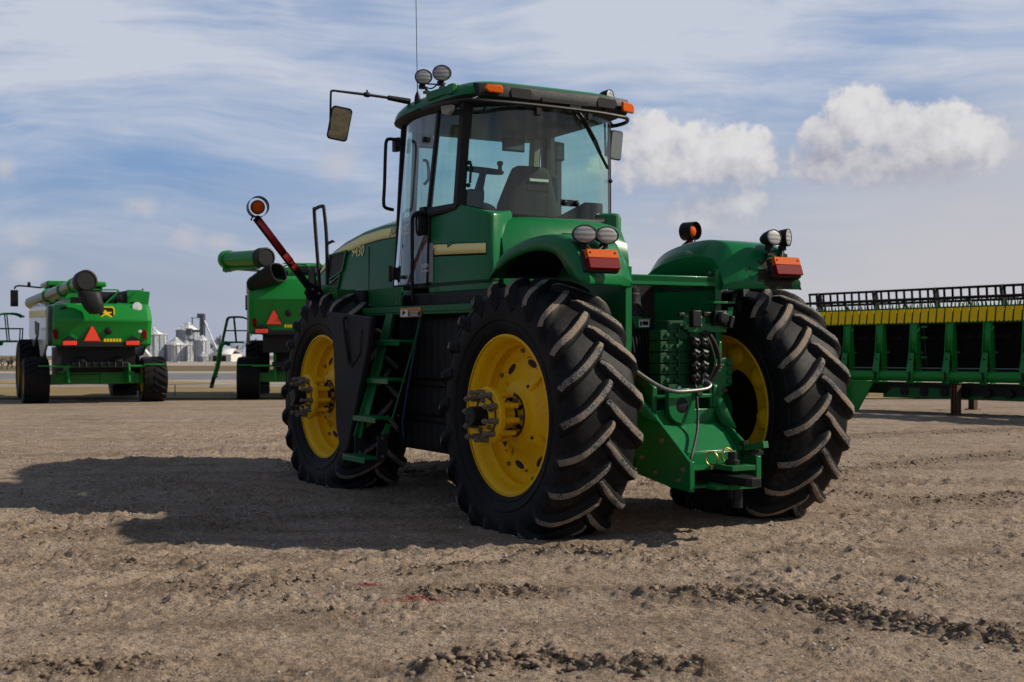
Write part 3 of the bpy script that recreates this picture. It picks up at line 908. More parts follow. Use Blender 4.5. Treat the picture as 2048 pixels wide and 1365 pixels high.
# seat, steering wheel, mirrors inside, exhaust
mb = MB()
def seat_ring(z, w, x, d, n=20):
    return [V((x + d * math.sin(2 * math.pi * i / n) * .5, -.22 + w * math.copysign(abs(math.cos(2 * math.pi * i / n)) ** .5, math.cos(2 * math.pi * i / n)), z)) for i in range(n)]
mb.loft([seat_ring(2.35, .30, 2.22, .18), seat_ring(2.60, .34, 2.20, .20), seat_ring(2.75, .33, 2.18, .20), seat_ring(2.92, .27, 2.15, .18), seat_ring(3.04, .225, 2.13, .16), seat_ring(3.10, .20, 2.12, .13), seat_ring(3.125, .15, 2.12, .08)])
mb.loft([seat_ring(2.30, .28, 2.42, .55), seat_ring(2.40, .30, 2.42, .6), seat_ring(2.45, .28, 2.42, .55)])
mb.box((2.07, -.27, 2.94), (.02, .24, .10), None, 1)
mb.box((2.05, -.27, 2.99), (.02, .21, .025), None, 2)
mb.box((2.35, -.60, 2.58), (.45, .12, .10)); mb.box((2.35, .12, 2.55), (.40, .09, .08))
mb.build('seat', ['seatcloth', 'black', 'white'], tractor, ang=45)
mb = MB()
ring = [V((2.62 + .19 * math.cos(a) * .9, .02 + .19 * math.sin(a), 3.13 + .19 * math.cos(a) * .22)) for a in [2 * math.pi * i / 28 for i in range(29)]]
mb.tube(ring, .020, 8, cap=False)
for a in (0, 2.1, 4.2): mb.tube([(2.63, .02, 3.10), (2.62 + .18 * math.cos(a) * .9, .02 + .18 * math.sin(a), 3.13 + .18 * math.cos(a) * .22)], .012, 6)
mb.tube([(2.63, .02, 3.10), (2.74, .06, 2.75), (2.84, .08, 2.3)], [.035, .06, .10], 10)
mb.lathe([(.02, 0), (.02, .05), (.03, .06), (.03, .09), (.001, .10)], o=(2.50, -.10, 3.12), ax=(0, 0, 1), n=12)
mb.box((2.74, .05, 2.90), (.10, .16, .10)); mb.box((2.76, .04, 2.76), (.12, .22, .10))
mb.lathe([(.001, -.02), (.13, -.01), (.15, .05), (.10, .12), (.001, .13)], o=(2.62, .02, 2.66), ax=(-.6, 0, .8), n=20)
mb.box((2.60, .10, 2.50), (.2, .3, .24))
mb.build('steering_wheel', 'black', tractor)
mb = MB()
mb.box((2.67, -.355, 3.42), (.03, .25, .14)); mb.box((2.60, .70, 3.37), (.03, .22, .14)); mb.tube([(2.67, -.355, 3.46), (2.67, -.355, 3.58)], .016, 8)
mb.box((2.65, -.355, 3.42), (.008, .22, .11), None, 1); mb.box((2.58, .70, 3.37), (.008, .19, .11), None, 1)
mb.build('interior_mirror', ['black', 'mirror'], tractor, bevel=.008)
mb = MB()
mb.lathe([(.11, 0), (.125, .02), (.125, .75), (.12, .80), (.075, .82), (.075, 1.30), (.07, 1.30), (.07, 1.0)], o=(3.20, -1.10, 2.40), ax=(0, 0, 1), n=28)
mb.lathe([(.10, 0), (.10, 1.0), (.13, 1.02), (.13, 1.2), (.05, 1.22), (.001, 1.22)], o=(3.42, -1.30, 2.40), ax=(0, 0, 1), n=24)
mb.build('exhaust_stack', ['black'], tractor)

# ---- roof
def roof_ring(z, inset, x0=1.30, x1=3.06, hy=.905, n=72, p=6.5, bowl=0.0, droop=0.0):
    cx = (x0 + x1) / 2; a = (x1 - x0) / 2 - inset; b = hy - inset
    pts = []
    for i in range(n):
        t = 2 * math.pi * i / n
        c, s = math.cos(t), math.sin(t)
        x = cx + a * math.copysign(abs(c) ** (2 / p), c); y = b * math.copysign(abs(s) ** (2 / p), s)
        pts.append(V((x, y, z - droop * max(0, (x - 2.1) / .8) ** 2)))
    return pts
mb = MB()
mb.loft([roof_ring(3.525, .13, droop=.04), roof_ring(3.555, .05, droop=.04), roof_ring(3.60, .005, droop=.05), roof_ring(3.615, .0, droop=.05)])
roof_base = mb.build('roof_trim', 'plastic', tractor, ang=40)
mb = MB()
mb.loft([roof_ring(3.615, .006, droop=.05), roof_ring(3.65, .008, droop=.045), roof_ring(3.69, .03, droop=.04), roof_ring(3.73, .075, droop=.03), roof_ring(3.76, .16, droop=.025), roof_ring(3.785, .30, droop=.02), roof_ring(3.80, .5, droop=.015)])
roof = mb.build('roof', 'green', tractor, ang=50)
mb = MB(); mb.loft([roof_ring(3.535, .12, n=40), roof_ring(3.555, .12, n=40)]); mb.build('headliner', 'headliner', tractor)
mb = MB()   # rear lamp fascia
rows = []
for i in range(25):
    y = .80 - 1.60 * i / 24; e = abs(y) / .80
    x = 1.292 + .05 * e ** 6
    rows.append([V((x + .10, y, 3.56)), V((x + .01, y, 3.56)), V((x - .028, y, 3.59)), V((x - .032, y, 3.665)), V((x - .012, y, 3.698)), V((x + .08, y, 3.715))])
mb.grid(rows)
for r_ in (rows[0], rows[-1]): mb.add(r_, [tuple(range(6))])
for y in (.40, -.52):
    mb.prism([(-.10, -.045), (-.11, 0), (-.09, .04), (.09, .045), (.11, .01), (.10, -.04)], (1.2615, y, 3.632), (0, 1, 0), (0, 0, 1), (-.004, 0, 0), 1)
mb.box((1.258, -.06, 3.60), (.008, .50, .035), None, 1)
mb.build('lamp_fascia', ['plastic', 'black'], roof, ang=35)
for y in (.735, -.735):
    mb = MB()
    sg = 1 if y > 0 else -1
    if sg > 0:
        mb.prism([(.10, 0), (.06, .035), (-.08, .04), (-.095, .01), (-.09, -.035), (.05, -.035)], (1.268, .69, 3.645), (0, 1, 0), (0, 0, 1), (-.028, 0, 0))
    else:
        mb.prism([(-.085, .005), (-.075, -.05), (.075, -.05), (.09, -.03), (.085, .045), (-.05, .04)], (1.278, -.755, 3.615), (-.3, 1, 0), (0, 0, 1), (-.035, 0, 0))
    mb.build('amber_light', 'amber', roof, bevel=.012, seg=3)
mb = MB()
mb.tube(smooth_poly([(2.06, .98, 3.565), (1.75, .995, 3.55), (1.45, .99, 3.53), (1.28, .93, 3.525), (1.215, .75, 3.525), (1.20, .3, 3.53), (1.20, -.3, 3.525), (1.215, -.60, 3.515), (1.25, -.73, 3.51), (1.38, -.82, 3.50), (1.55, -.83, 3.495), (1.62, -.78, 3.49)], 5), .018, 10)
for p0, p1 in (((1.30, .80, 3.58), (1.27, .92, 3.525)), ((1.30, -.5, 3.58), (1.21, -.5, 3.52)), ((2.0, .86, 3.60), (2.0, .985, 3.562)), ((1.6, -.74, 3.56), (1.58, -.82, 3.50))): mb.tube([p0, p1], .012, 8)
mb.build('guard_rail', 'black', tractor)

# work light: black oval housing, ribbed lens, bracket
def work_light(parent, pos, yaw, pitch=0, w=.088, h=.070, foot=.10, foot_to=None):
    """faces the local -x axis turned by yaw (about z) and pitched"""
    rot = Euler((0, pitch, yaw)).to_matrix(); pos = V(pos)
    ax = rot @ V((-1, 0, 0))
    e = empty('work_light', (0, 0, 0), 0, parent)
    e.name = 'work_light'
    m_ = MB(); m_.lathe([(.25, -.12), (.55, -.105), (.85, -.06), (.98, -.01), (1.02, .012), (1.02, .022), (.95, .024)], o=pos, ax=ax, n=32, scale=(w, h)); m_.lathe([(.25, -.12), (.001, -.122)], o=pos, ax=ax, n=32, scale=(w, h))
    fb = V(foot_to) if foot_to else pos + V((.01, 0, -h - foot))
    m_.box(pos + V((.02, 0, -h - .015)) + ax * -.02, (.05, .05, .05)); m_.tube([pos + V((.02, 0, -h * .9)), fb + V((0, 0, .02))], .012, 8)
    m_.box(fb, (.05, .07, .02))
    return m_, ax, pos, w, h
def put_light(parent, *a, **k):
    m_, ax, pos, w, h = work_light_nodes(*a, **k)
    hb = m_.build('work_light', 'plastic', parent, ang=40)
    l_ = MB(); l_.lathe([(.96, .0), (.97, .014), (.90, .020), (.6, .024), (.3, .026), (.001, .027)], o=pos, ax=ax, n=32, scale=(w, h))
    l_.build('lens', 'lens', hb, ang=60)
    return hb
def work_light_nodes(pos, yaw, pitch=0, w=.088, h=.070, foot=.10, foot_to=None):
    rot = Euler((0, pitch, yaw)).to_matrix(); pos = V(pos); ax = rot @ V((-1, 0, 0))
    m_ = MB()
    m_.lathe([(.001, -.122), (.25, -.12), (.55, -.105), (.85, -.06), (.98, -.01), (1.02, .012), (1.02, .022), (.95, .024)], o=pos, ax=ax, n=32, scale=(w, h))
    fb = V(foot_to) if foot_to else pos + V((.01, 0, -h - foot))
    m_.box(pos + V((.02, 0, -h - .012)) - ax * .02, (.045, .05, .04))
    m_.tube([pos + V((.02, 0, -h * .9)), fb + V((0, 0, .01))], .013, 8)
    m_.box(fb, (.05, .075, .022))
    return m_, ax, pos, w, h
# roof lights on a green bracket
mb = MB()
mb.prism([(1.62, .80), (2.10, .84), (2.10, .92), (1.62, .90)], (0, 0, 3.655), (1, 0, 0), (0, 1, 0), (0, 0, .075))
mb.box((1.66, .885, 3.69), (.10, .05, .09))
mb.build('light_bracket', 'green', roof, bevel=.008)
put_light(roof, (2.27, .86, 3.905), R(-18), 0, .082, .070, foot_to=(2.22, .84, 3.755))
put_light(roof, (1.90, .86, 3.875), R(-22), 0, .086, .072, foot_to=(1.86, .86, 3.735))
put_light(roof, (1.78, -.90, 3.80), R(28), 0, .085, .080, foot_to=(1.72, -.82, 3.70))
mb = MB()
mb.lathe([(.03, 0), (.034, .03), (.026, .09), (.012, .12), (.005, .14), (.0035, .30), (.0032, 1.75)], o=(2.39, .86, 3.66), ax=(.006, .014, 1), n=10)
mb.build('antenna', 'black', roof)
mb = MB()
mb.tube(smooth_poly([(1.95, .80, 3.80), (1.88, .86, 3.77), (2.15, .88, 3.82)], 4), .007, 6)
mb.tube(smooth_poly([(2.27, .86, 3.82), (2.12, .85, 3.775), (1.95, .86, 3.80)], 4), .007, 6)
mb.build('light_cable', 'hose', roof)
# dome speaker / lamp under the rear-left corner of the roof
mb = MB(); mb.prism([(-.10, 0), (.10, .02), (.08, -.05), (-.02, -.08), (-.08, -.05)], (1.66, .90, 3.53), (1, 0, 0), (0, 0, 1), (0, .05, 0)); mb.build('corner_lamp', paint('grey_lamp', (.35, .34, .32), .5), roof, bevel=.01)

# ---- outside mirrors
lm = MB()
lm.tube([(2.72, .78, 3.755), (2.74, 1.0, 3.775)], [.030, .024], 10)
lm.tube([(2.74, 1.0, 3.775), (2.75, 1.22, 3.785), (2.75, 1.54, 3.79)], [.014, .014, .011], 8)
lm.tube(smooth_poly([(2.75, 1.54, 3.79), (2.75, 1.575, 3.785), (2.75, 1.585, 3.75), (2.75, 1.59, 3.52), (2.75, 1.60, 3.42)], 4), .011, 8)
lm.lathe([(.02, -.03), (.024, -.02), (.024, .02), (.02, .03)], o=(2.75, 1.215, 3.785), n=10, cap=True); lm.tube([(2.75, 1.215, 3.76), (2.75, 1.215, 3.83)], .009, 6)
arm_l = lm.build('mirror_arm', 'black', tractor)
def rrect(w, h, r, n=5):
    pts = []
    for cx, cy, a0 in ((w - r, h - r, 0), (-w + r, h - r, 90), (-w + r, -h + r, 180), (w - r, -h + r, 270)):
        for i in range(n + 1):
            a = R(a0 + 90 * i / n); pts.append((cx + r * math.cos(a), cy + r * math.sin(a)))
    return pts
def mirror_head(pos, yaw, pitch, roll, w, h, parent):
    rot = (Matrix.Rotation(yaw, 3, 'Z') @ Matrix.Rotation(pitch, 3, 'Y') @ Matrix.Rotation(roll, 3, 'X'))
    pos = V(pos)
    def ring(sc, x): return [pos + rot @ V((x, a * sc, b * sc)) for a, b in rrect(w, h, .035)]
    m_ = MB(); m_.loft([ring(.80, .055), ring(.97, .03), ring(1.0, 0), ring(1.0, -.012), ring(.955, -.014)], cap=True)
    hd = m_.build('mirror_head', 'plastic', parent, ang=40)
    g = MB(); a = ring(.90, -.0155); g.add(a, [tuple(range(len(a)))]); g.build('mirror_glass', 'mirror', hd, recalc=False)
mirror_head((2.745, 1.50, 3.485), R(-14), R(-13), R(9), .098, .158, arm_l)
rm = MB()
rm.tube([(2.72, -.74, 3.74), (2.74, -1.1, 3.80), (2.75, -1.5, 3.80)], .014, 8); rm.tube([(2.75, -1.5, 3.80), (2.75, -1.53, 3.78), (2.75, -1.54, 3.40)], .011, 8)
arm_r = rm.build('mirror_arm', 'black', tractor)
mirror_head((2.73, -1.655, 3.52), R(17), R(-6.5), R(0), .098, .155, arm_r)

# ---- rear fenders
CR = [(.665, 1.965), (.60, 2.055), (.54, 2.12), (.43, 2.18), (.28, 2.222), (.08, 2.255), (-.14, 2.268), (-.34, 2.252), (-.46, 2.222), (-.55, 2.165), (-.63, 2.07), (-.69, 1.97), (-.72, 1.915), (-.725, 1.865)]
LIPS = [.02, .07, .11, .12, .12, .12, .125, .14, .16, .17, .17, .13, .07, .02]
def fender(sg, mat):
    m_ = MB(); rows = []
    CC = smooth_poly([(a, 0, b) for a, b in CR], 3); LL = smooth_poly([(a, 0, 0) for a in LIPS], 3)
    for i, p in enumerate(CC):
        x, z = p.x, p.z + (.055 * (1 - min(1, i / 26)) if sg < 0 else 0); lip = max(.012, LL[i].x)
        t = (CC[min(i + 1, len(CC) - 1)] - CC[max(i - 1, 0)]).normalized(); nx, nz = t.z, -t.x   # inward
        if nz > 0 and i < len(CC) * .8: pass
        nx, nz = (t.z, -t.x)
        if nz > 0: nx, nz = -nx, -nz
        rear = max(0, (i - 22) / (len(CC) - 23))
        wy = 1.075 - .03 * rear
        inn = .50 + .14 * rear
        k = 1 - rear * .8
        bl = .022 * math.exp(-((z - 1.92) / .05) ** 2) * (rear > .2)
        sw = min(1, max(0, (i - 18) / (len(CC) - 22)))        # rear edge sweeps forward towards the inside
        inn = .455
        def X_(y): return x - bl + .30 * sw * (wy - y) / .62
        row = [V((x + nx * lip, wy + .012, z + nz * lip)), V((x + nx * lip * .5, wy + .008, z + nz * lip * .5)), V((x + nx * .03, wy, z + nz * .03)), V((x + nx * .008 - bl, wy - .025, z + nz * .008)), V((X_(wy - .08), wy - .08, z)),
               V((X_(.82), .82, z + .004)), V((X_(inn + .12), inn + .12, z + .004)), V((X_(inn + .10), inn + .10, z - .004)), V((X_(inn + .015), inn + .015, z - min(.12, (z - 1.865) * .45))), V((X_(inn), inn, z - min(.135, (z - 1.865) * .5))), V((X_(inn), inn, 1.862))]
        rows.append([V((q.x, q.y * sg, q.z)) for q in row])
    m_.grid(rows)
    fd = m_.build('fender', mat, tractor, ang=40, solid=.006)
    # plate on the inside of the wheel
    pl = MB()
    y = .465 * sg
    pl.xz([(.64, 1.95), (.50, 2.0), (-.38, 2.0), (-.40, 1.96), (-.40, 1.40), (-.36, 1.33), (-.36, 1.16), (.70, 1.16), (.70, 1.6)], y, .02)
    pl.box((-.40, y - .02 * sg, 1.68), (.018, .06, .70))
    for x, z in ((-.30, 2.0), (-.30, 1.93)): pl.lathe([(.017, .0), (.017, .02), (.001, .024)], o=(x, y + .01, z), ax=(0, 1, 0), n=8, mi=1)
    for x, z in ((.30, 1.65), (.30, 1.55), (-.05, 1.72), (-.05, 1.55), (-.30, 1.80), (-.33, 1.35)): pl.lathe([(.001, .0108), (.013, .0106), (.014, .0)], o=(x, y, z), ax=(0, 1, 0), n=8, mi=2)
    pl.build('inner_plate', ['green', 'bolt', 'black'], fd, bevel=.004)
    # black sheet standing in for the shade under the arch
    ln = MB(); ln.grid([[V((p.x * .90, y2 * sg, p.z - .10)) for y2 in (1.0, .75, .50)] for p in CC[4:24]]); ln.build('liner', 'black', fd)
    # lamp: amber over red
    rot = Euler((0, R(20), 0)).to_matrix()
    base = V((-.664, .90 * sg, 2.032))
    def bx(c, d, mb_, mi=0): mb_.box(base + rot @ V(c), d, rot, mi)
    q = MB(); bx((-.005, 0, -.005), (.05, .30, .165), q); b_ = q.build('tail_light', 'black', fd, bevel=.012)
    q = MB(); bx((-.045, 0, .040), (.05, .272, .066), q, 0); bx((-.045, 0, -.036), (.052, .272, .082), q, 1)
    for y2 in (-.11, .11): 
        P = base + rot @ V((-.070, y2, .045)); q.lathe([(.008, 0), (.008, .006), (.001, .007)], o=P, ax=rot @ V((-1, 0, 0)), n=8, mi=2)
    q.build('lens', ['amber', 'red', 'black'], b_, bevel=.006)
    return fd
fl_ = fender(1, 'green')
fr_ = fender(-1, 'chipped')
put_light(fl_, (-.60, .985, 2.24), R(-16), R(-2), .096, .068, foot_to=(-.57, .97, 2.115))
put_light(fl_, (-.58, .775, 2.24), R(-8), R(-2), .094, .066, foot_to=(-.54, .775, 2.12))
put_light(fr_, (-.60, -.845, 2.285), R(2), R(6), .080, .066, foot_to=(-.57, -.84, 2.15))
put_light(fr_, (-.56, -1.03, 2.295), R(30), R(0), .080, .072, foot_to=(-.54, -1.0, 2.15))
for sg, fd in ((1, fl_), (-1, fr_)):
    mb = MB(); mb.tube(smooth_poly([(-.575, .80 * sg, 2.16), (-.615, .87 * sg, 2.125), (-.62, .92 * sg, 2.11), (-.58, .97 * sg, 2.18)], 4), .007, 6); mb.tube(smooth_poly([(-.62, .90 * sg, 2.115), (-.64, .87 * sg, 2.11), (-.655, .86 * sg, 2.10)], 3), .007, 6); mb.build('light_cable', 'hose', fd)

# ---- cross beam with worn patches
mb = MB()
mb.box((-.34, .0, 1.94), (.13, 1.02, .055)); mb.box((-.395, 0, 1.925), (.02, 1.02, .075)); mb.box((-.29, 0, 1.925), (.02, 1.02, .075))
mb.build('cross_beam', 'green', tractor, bevel=.006)
def blob(mb_, cx, cy, z, rx, ry, seed, mi=0, n=18):
    q = random.Random(seed); pts = []
    for i in range(n):
        a = 2 * math.pi * i / n; s = q.uniform(.55, 1.1)
        pts.append(V((cx + rx * s * math.cos(a), cy + ry * s * math.sin(a), z)))
    mb_.add(pts, [tuple(range(n))], mi)
mb = MB(); blob(mb, -.345, -.24, 1.9695, .035, .125, 4); blob(mb, -.35, .10, 1.9695, .02, .05, 6); blob(mb, -.33, -.02, 1.9695, .022, .02, 9); mb.build('worn_patch', 'primer', tractor, solid=.001)
mb = MB(); mb.tube(smooth_poly([(-.33, .12, 1.90), (-.34, 0, 1.86), (-.34, -.18, 1.855), (-.33, -.36, 1.89)], 4), .014, 8); mb.build('beam_hose', 'hose', tractor)

# ---- things between the wheels: breather, ribbed guard, brackets
mb = MB()
mb.lathe([(.095, 0), (.080, .12), (.078, .13), (.078, .19), (.070, .20), (.070, .24), (.045, .25), (.045, .27), (.001, .27)], o=(-.06, .17, 1.635), ax=(0, 0, 1), n=24)
mb.build('breather', 'plastic', tractor)
mb = MB(); mb.box((.02, .10, 1.55), (.03, .44, .80)); mb.build('dark_bulkhead', 'black', tractor, bevel=.01)
mb = MB(); mb.box((-.10, .22, 1.638), (.12, .16, .016)); mb.prism([(.24, 0), (.045, 0), (.075, -.085), (.20, -.085)], (-.17, 0, 1.635), (0, 1, 0), (0, 0, 1), (.02, 0, 0)); mb.box((-.12, .27, 1.56), (.02, .05, .03)); mb.build('breather_bracket', 'green', tractor, bevel=.004)
mb = MB(); mb.box((-.174, .125, 1.593), (.006, .10, .062)); mb.box((-.178, .115, 1.593), (.004, .055, .030), None, 1); mb.box((-.178, .125, 1.619), (.004, .10, .008), None, 2); mb.box((-.178, .158, 1.590), (.004, .018, .036), None, 1); mb.build('caution_sticker', ['white', 'black', 'orange_print'], tractor)
mb = MB()
mb.box((-.10, .10, 1.345), (.02, .30, .42))
for i in range(9): mb.prism([(.0, 0), (.018, 0), (.018, .42), (.0, .42)], (-.112, .20 - i * .034, 1.135), (0, -1, 0), (0, .16, 1), (-.03, 0, 0))
mb.box((-.13, .12, 1.555), (.05, .24, .03))
mb.build('ribbed_guard', 'grey_plastic', tractor, bevel=.003)
mb = MB(); mb.box((-.14, .02, 1.125), (.10, .36, .018)); mb.build('guard_ledge', 'green', tractor)
# ---- hydraulic valve stack
vs_ = MB()
for k in range(5):
    z = 1.145 + k * .088
    vs_.box((-.42, .02, z), (.20, .24, .085)); vs_.box((-.44, .17, z), (.15, .10, .078)); vs_.box((-.50, -.10, z - .004), (.10, .11, .066))
    vs_.lathe([(.018, 0), (.018, .014), (.001, .016)], o=(-.515, .16 + .012 * (k % 2), z), ax=(-1, 0, 0), n=10)
    vs_.lathe([(.018, 0), (.018, .03), (.001, .032)], o=(-.52, .08, z), ax=(-1, 0, 0), n=10)
vs_.box((-.42, .04, 1.57), (.16, .20, .08)); vs_.box((-.43, .0, 1.07), (.24, .34, .09))
vs_.tube([(-.53, .055, 1.08), (-.53, .055, 1.55)], .010, 8)
for y in (-.02, -.10): vs_.lathe([(.02, 0), (.02, .02), (.012, .022), (.012, .012)], o=(-.55, y, 1.07), ax=(-1, 0, 0), n=12)
vstack = vs_.build('hydraulic_valve', paint('green_oily', (.005, .060, .018), .5, dirt=.5, dirtcol=(.02, .025, .015), spec=.3), tractor, bevel=.010, ang=30)  # green darkened to stand in for the shade on the stack
mb = MB(); mb.box((-.555, .07, 1.075), (.004, .03, .05)); mb.build('part_sticker', 'white', vstack)
q = random.Random(5)
for k in range(4):
    for j in range(2):
        c = V((-.575, -.055 - j * .085, 1.165 + k * .092))
        m_ = MB(); rows = []
        for i, (r_, u) in enumerate(((.026, -.03), (.045, 0), (.047, .02), (.036, .042), (.018, .05), (.004, .04))):
            rows.append([c + V((-u, math.cos(2 * math.pi * a / 12) * r_ * (1 + .22 * math.sin(a * 2.6 + k)), math.sin(2 * math.pi * a / 12) * r_ * (1 + .2 * math.cos(a * 1.9 + j + k)))) for a in range(12)])
        m_.grid(rows, 0, True); m_.build('dust_cap', 'black', vstack, ang=20)
# electrical connector bracket
mb = MB()
mb.box((-.56, -.13, 1.585), (.012, .10, .14)); mb.box((-.56, .005, 1.60), (.012, .05, .12)); mb.box((-.56, -.20, 1.555), (.014, .38, .07)); mb.prism([(-.30, 1.55), (-.43, 1.55), (-.47, 1.72), (-.42, 1.72), (-.40, 1.66)], (-.565, 0, 0), (0, 1, 0), (0, 0, 1), (.012, 0, 0))
mb.box((-.48, -.38, 1.755), (.16, .22, .018))
for y, z in ((.005, 1.64), (.005, 1.565), (-.13, 1.635), (-.13, 1.57)): mb.lathe([(.012, 0), (.012, .01), (.001, .011)], o=(-.567, y, z), ax=(-1, 0, 0), n=8, mi=1)
mb.build('connector_bracket', ['green', 'bolt'], tractor, bevel=.003)
mb = MB()
mb.box((-.585, -.065, 1.625), (.05, .085, .13)); mb.box((-.58, -.30, 1.63), (.07, .13, .12)); mb.lathe([(.05, 0), (.055, .03), (.045, .05), (.001, .052)], o=(-.61, -.30, 1.63), ax=(-1, 0, 0), n=16); mb.box((-.60, -.405, 1.60), (.05, .04, .10), (.3, 0, 0)); mb.box((-.57, -.19, 1.66), (.03, .08, .04))
mb.box((-.56, .06, 1.655), (.04, .06, .035))
mb.build('trailer_socket', 'black', tractor, bevel=.008)
mb = MB()
mb.tube(smooth_poly([(-.55, -.16, 1.53), (-.57, -.22, 1.50), (-.57, -.30, 1.38), (-.56, -.32, 1.25), (-.54, -.24, 1.12), (-.5, -.15, 1.10)], 5), .017, 8)
mb.build('hydraulic_hose', 'hose', tractor)
mb = MB()
mb.tube(smooth_poly([(-.55, -.13, 1.53), (-.57, -.19, 1.48), (-.57, -.25, 1.36), (-.56, -.27, 1.25), (-.54, -.21, 1.13), (-.5, -.13, 1.08)], 5), .015, 8)
mb.build('hydraulic_hose', 'hose', tractor)
mb = MB()
mb.tube(smooth_poly([(-.2, .42, 1.12), (-.35, .36, 1.16), (-.45, .26, 1.10), (-.50, .2, 1.06)], 4), .014, 8)
mb.build('hydraulic_hose', 'hose', tractor)
mb = MB()
mb.tube(smooth_poly([(-.15, .45, 1.16), (-.3, .40, 1.22), (-.42, .33, 1.12), (-.48, .24, 1.05)], 4), .011, 8)
mb.build('hydraulic_hose', 'hose', tractor)
mb = MB()
mb.tube(smooth_poly([(-.30, .52, 1.34), (-.45, .50, 1.27), (-.60, .34, 1.125), (-.66, .24, 1.075), (-.68, .14, 1.065), (-.68, -.05, 1.075), (-.67, -.13, 1.09), (-.65, -.155, 1.115), (-.61, -.135, 1.14), (-.56, -.10, 1.14)], 5), .0165, 12)
mb.lathe([(.032, 0), (.032, .05)], o=(-.62, -.13, 1.135), ax=(1, .3, 0), n=6, cap=True)
mb.build('hydraulic_pipe', 'chrome', tractor)
mb = MB(); mb.tube(smooth_poly([(-.58, -.06, 1.12), (-.64, -.03, 1.06), (-.72, .02, .8), (-.90, .22, .60), (-.92, .30, .42)], 5), .011, 8); mb.build('hanging_cable', 'hose', tractor)

# ---- rear hitch
mb = MB()
mb.xz([(-.36, 1.02), (-.52, .96), (-.62, .86), (-1.015, .565), (-1.03, .345), (-.80, .355), (-.36, .42)], .325, .026)
mb.xz([(-.36, 1.22), (-.50, 1.22), (-.56, .96), (-.68, .80), (-1.015, .565), (-1.03, .345), (-.80, .355), (-.36, .42)], -.325, .026)
mb.add([V((-.60, .31, .81)), V((-.60, -.31, .81)), V((-.82, -.31, .615)), V((-.82, .31, .615)), V((-.60, .31, .78)), V((-.60, -.31, .78)), V((-.82, -.31, .585)), V((-.82, .31, .585))], [(0, 1, 2, 3), (7, 6, 5, 4), (0, 3, 7, 4), (1, 5, 6, 2), (3, 2, 6, 7), (0, 4, 5, 1)])
mb.box((-.84, 0, .555), (.02, .62, .11)); mb.box((-.90, 0, .505), (.22, .62, .02)); mb.box((-.86, 0, .375), (.30, .62, .02))
mb.box((-1.02, -.32, .46), (.02, .05, .24)); mb.box((-1.022, .322, .455), (.02, .045, .225))
mb.box((-.50, 0, .86), (.12, .60, .12))
mb.box((-.52, 0, 1.02), (.04, .62, .03))
mb.xz([(-.36, .85), (-.60, .85), (-.60, 1.0), (-.36, 1.05)], .12, .05)
mb.build('hitch_frame', 'green', tractor, bevel=.005)
mb = MB()
mb.prism([(.13 * math.cos(a), .13 * math.sin(a)) for a in [R(180 + 180 * i / 14) for i in range(15)]] + [(.13, .14), (-.13, .14)], (-.58, .10, .945), (0, 1, 0), (0, 0, 1), (-.05, 0, 0), 0)
mb.lathe([(.062, -.052), (.062, -.035), (.001, -.035)], o=(-.577, .10, .955), ax=(1, 0, 0), n=20, mi=0); mb.lathe([(.001, .0512), (.058, .051), (.064, .048)], o=(-.58, .10, .955), ax=(-1, 0, 0), n=20, mi=1)
mb.build('lift_eye', ['green', 'black'], tractor, bevel=.006)
for y_ in (.341, ):
    mb = MB()
    for x_, z_ in ((-.45, .90), (-.45, .55), (-.62, .45), (-.90, .42), (-.95, .50), (-.70, .70)): mb.lathe([(.020, 0), (.020, .014), (.012, .016), (.012, .026), (.001, .027)], o=(x_, y_ - .003, z_), n=8)
    mb.build('frame_bolt', 'bolt', tractor)
mb = MB()   # folded side gussets
mb.add([V((-.30, .40, 1.10)), V((-.42, .36, 1.06)), V((-.66, .345, .84)), V((-.50, .37, .86)), V((-.36, .41, .98))], [(0, 1, 2, 3, 4)])
mb.build('gusset', 'green', tractor, solid=.02)
mb = MB()
mb.add([V((-.42, -.27, 1.06)), V((-.50, -.34, 1.10)), V((-.74, -.345, .78)), V((-.66, -.27, .80))], [(0, 1, 2, 3)])
mb.build('gusset', 'green', tractor, solid=.02)
mb = MB()   # bolted upright on the right
mb.yz([(-.25, 1.05), (-.30, 1.30), (-.42, 1.32), (-.47, 1.28), (-.48, 1.10), (-.40, 1.08), (-.40, 1.04), (-.34, .98), (-.34, .80), (-.27, .84)], -.52, .03)
mb.yz([(-.36, 1.45), (-.39, 1.45), (-.39, 1.24), (-.36, 1.24)], -.50, .03)
for z in (1.27, 1.20, 1.13): mb.lathe([(.026, 0), (.026, .018), (.015, .02), (.015, .032), (.001, .033)], o=(-.535, -.445, z), ax=(-1, 0, 0), n=6, mi=1)
mb.box((-.53, -.40, 1.06), (.03, .05, .03), None, 2)
mb.build('hitch_upright', ['green', 'green_dull', 'rust'], tractor, bevel=.005)
mb = MB()
for i in range(3):
    for j in range(5 - i): mb.box((-.5375, -.315 - j * .017, 1.262 - i * .022), (.004, .011, .013), (.3, 0, 0))
mb.build('plate_lettering', 'cream', tractor)
mb = MB()
db = [(-.80, .10), (-1.20, .10), (-1.46, .085), (-1.50, .05), (-1.50, -.05), (-1.46, -.085), (-1.20, -.10), (-.80, -.10)]
mb.xy([(x, y * .85 - .02 - (x + .8) * .20) for x, y in db], .445, .06, 2)
mb.xy([(x, y * .8 - .02 - (x + .8) * .20) for x, y in db if x < -1.3] , .4765, .003, 1)
mb.box((-1.10, .0, .52), (.26, .22, .035)); mb.box((-1.10, .0, .385), (.26, .26, .035)); mb.box((-1.16, .10, .388), (.12, .30, .03))
mb.lathe([(.035, -.15), (.035, .10), (.055, .10), (.055, .13), (.035, .135), (.035, .19), (.001, .192)], o=(-1.10, 0, .44), ax=(0, 0, 1), n=16, mi=2)
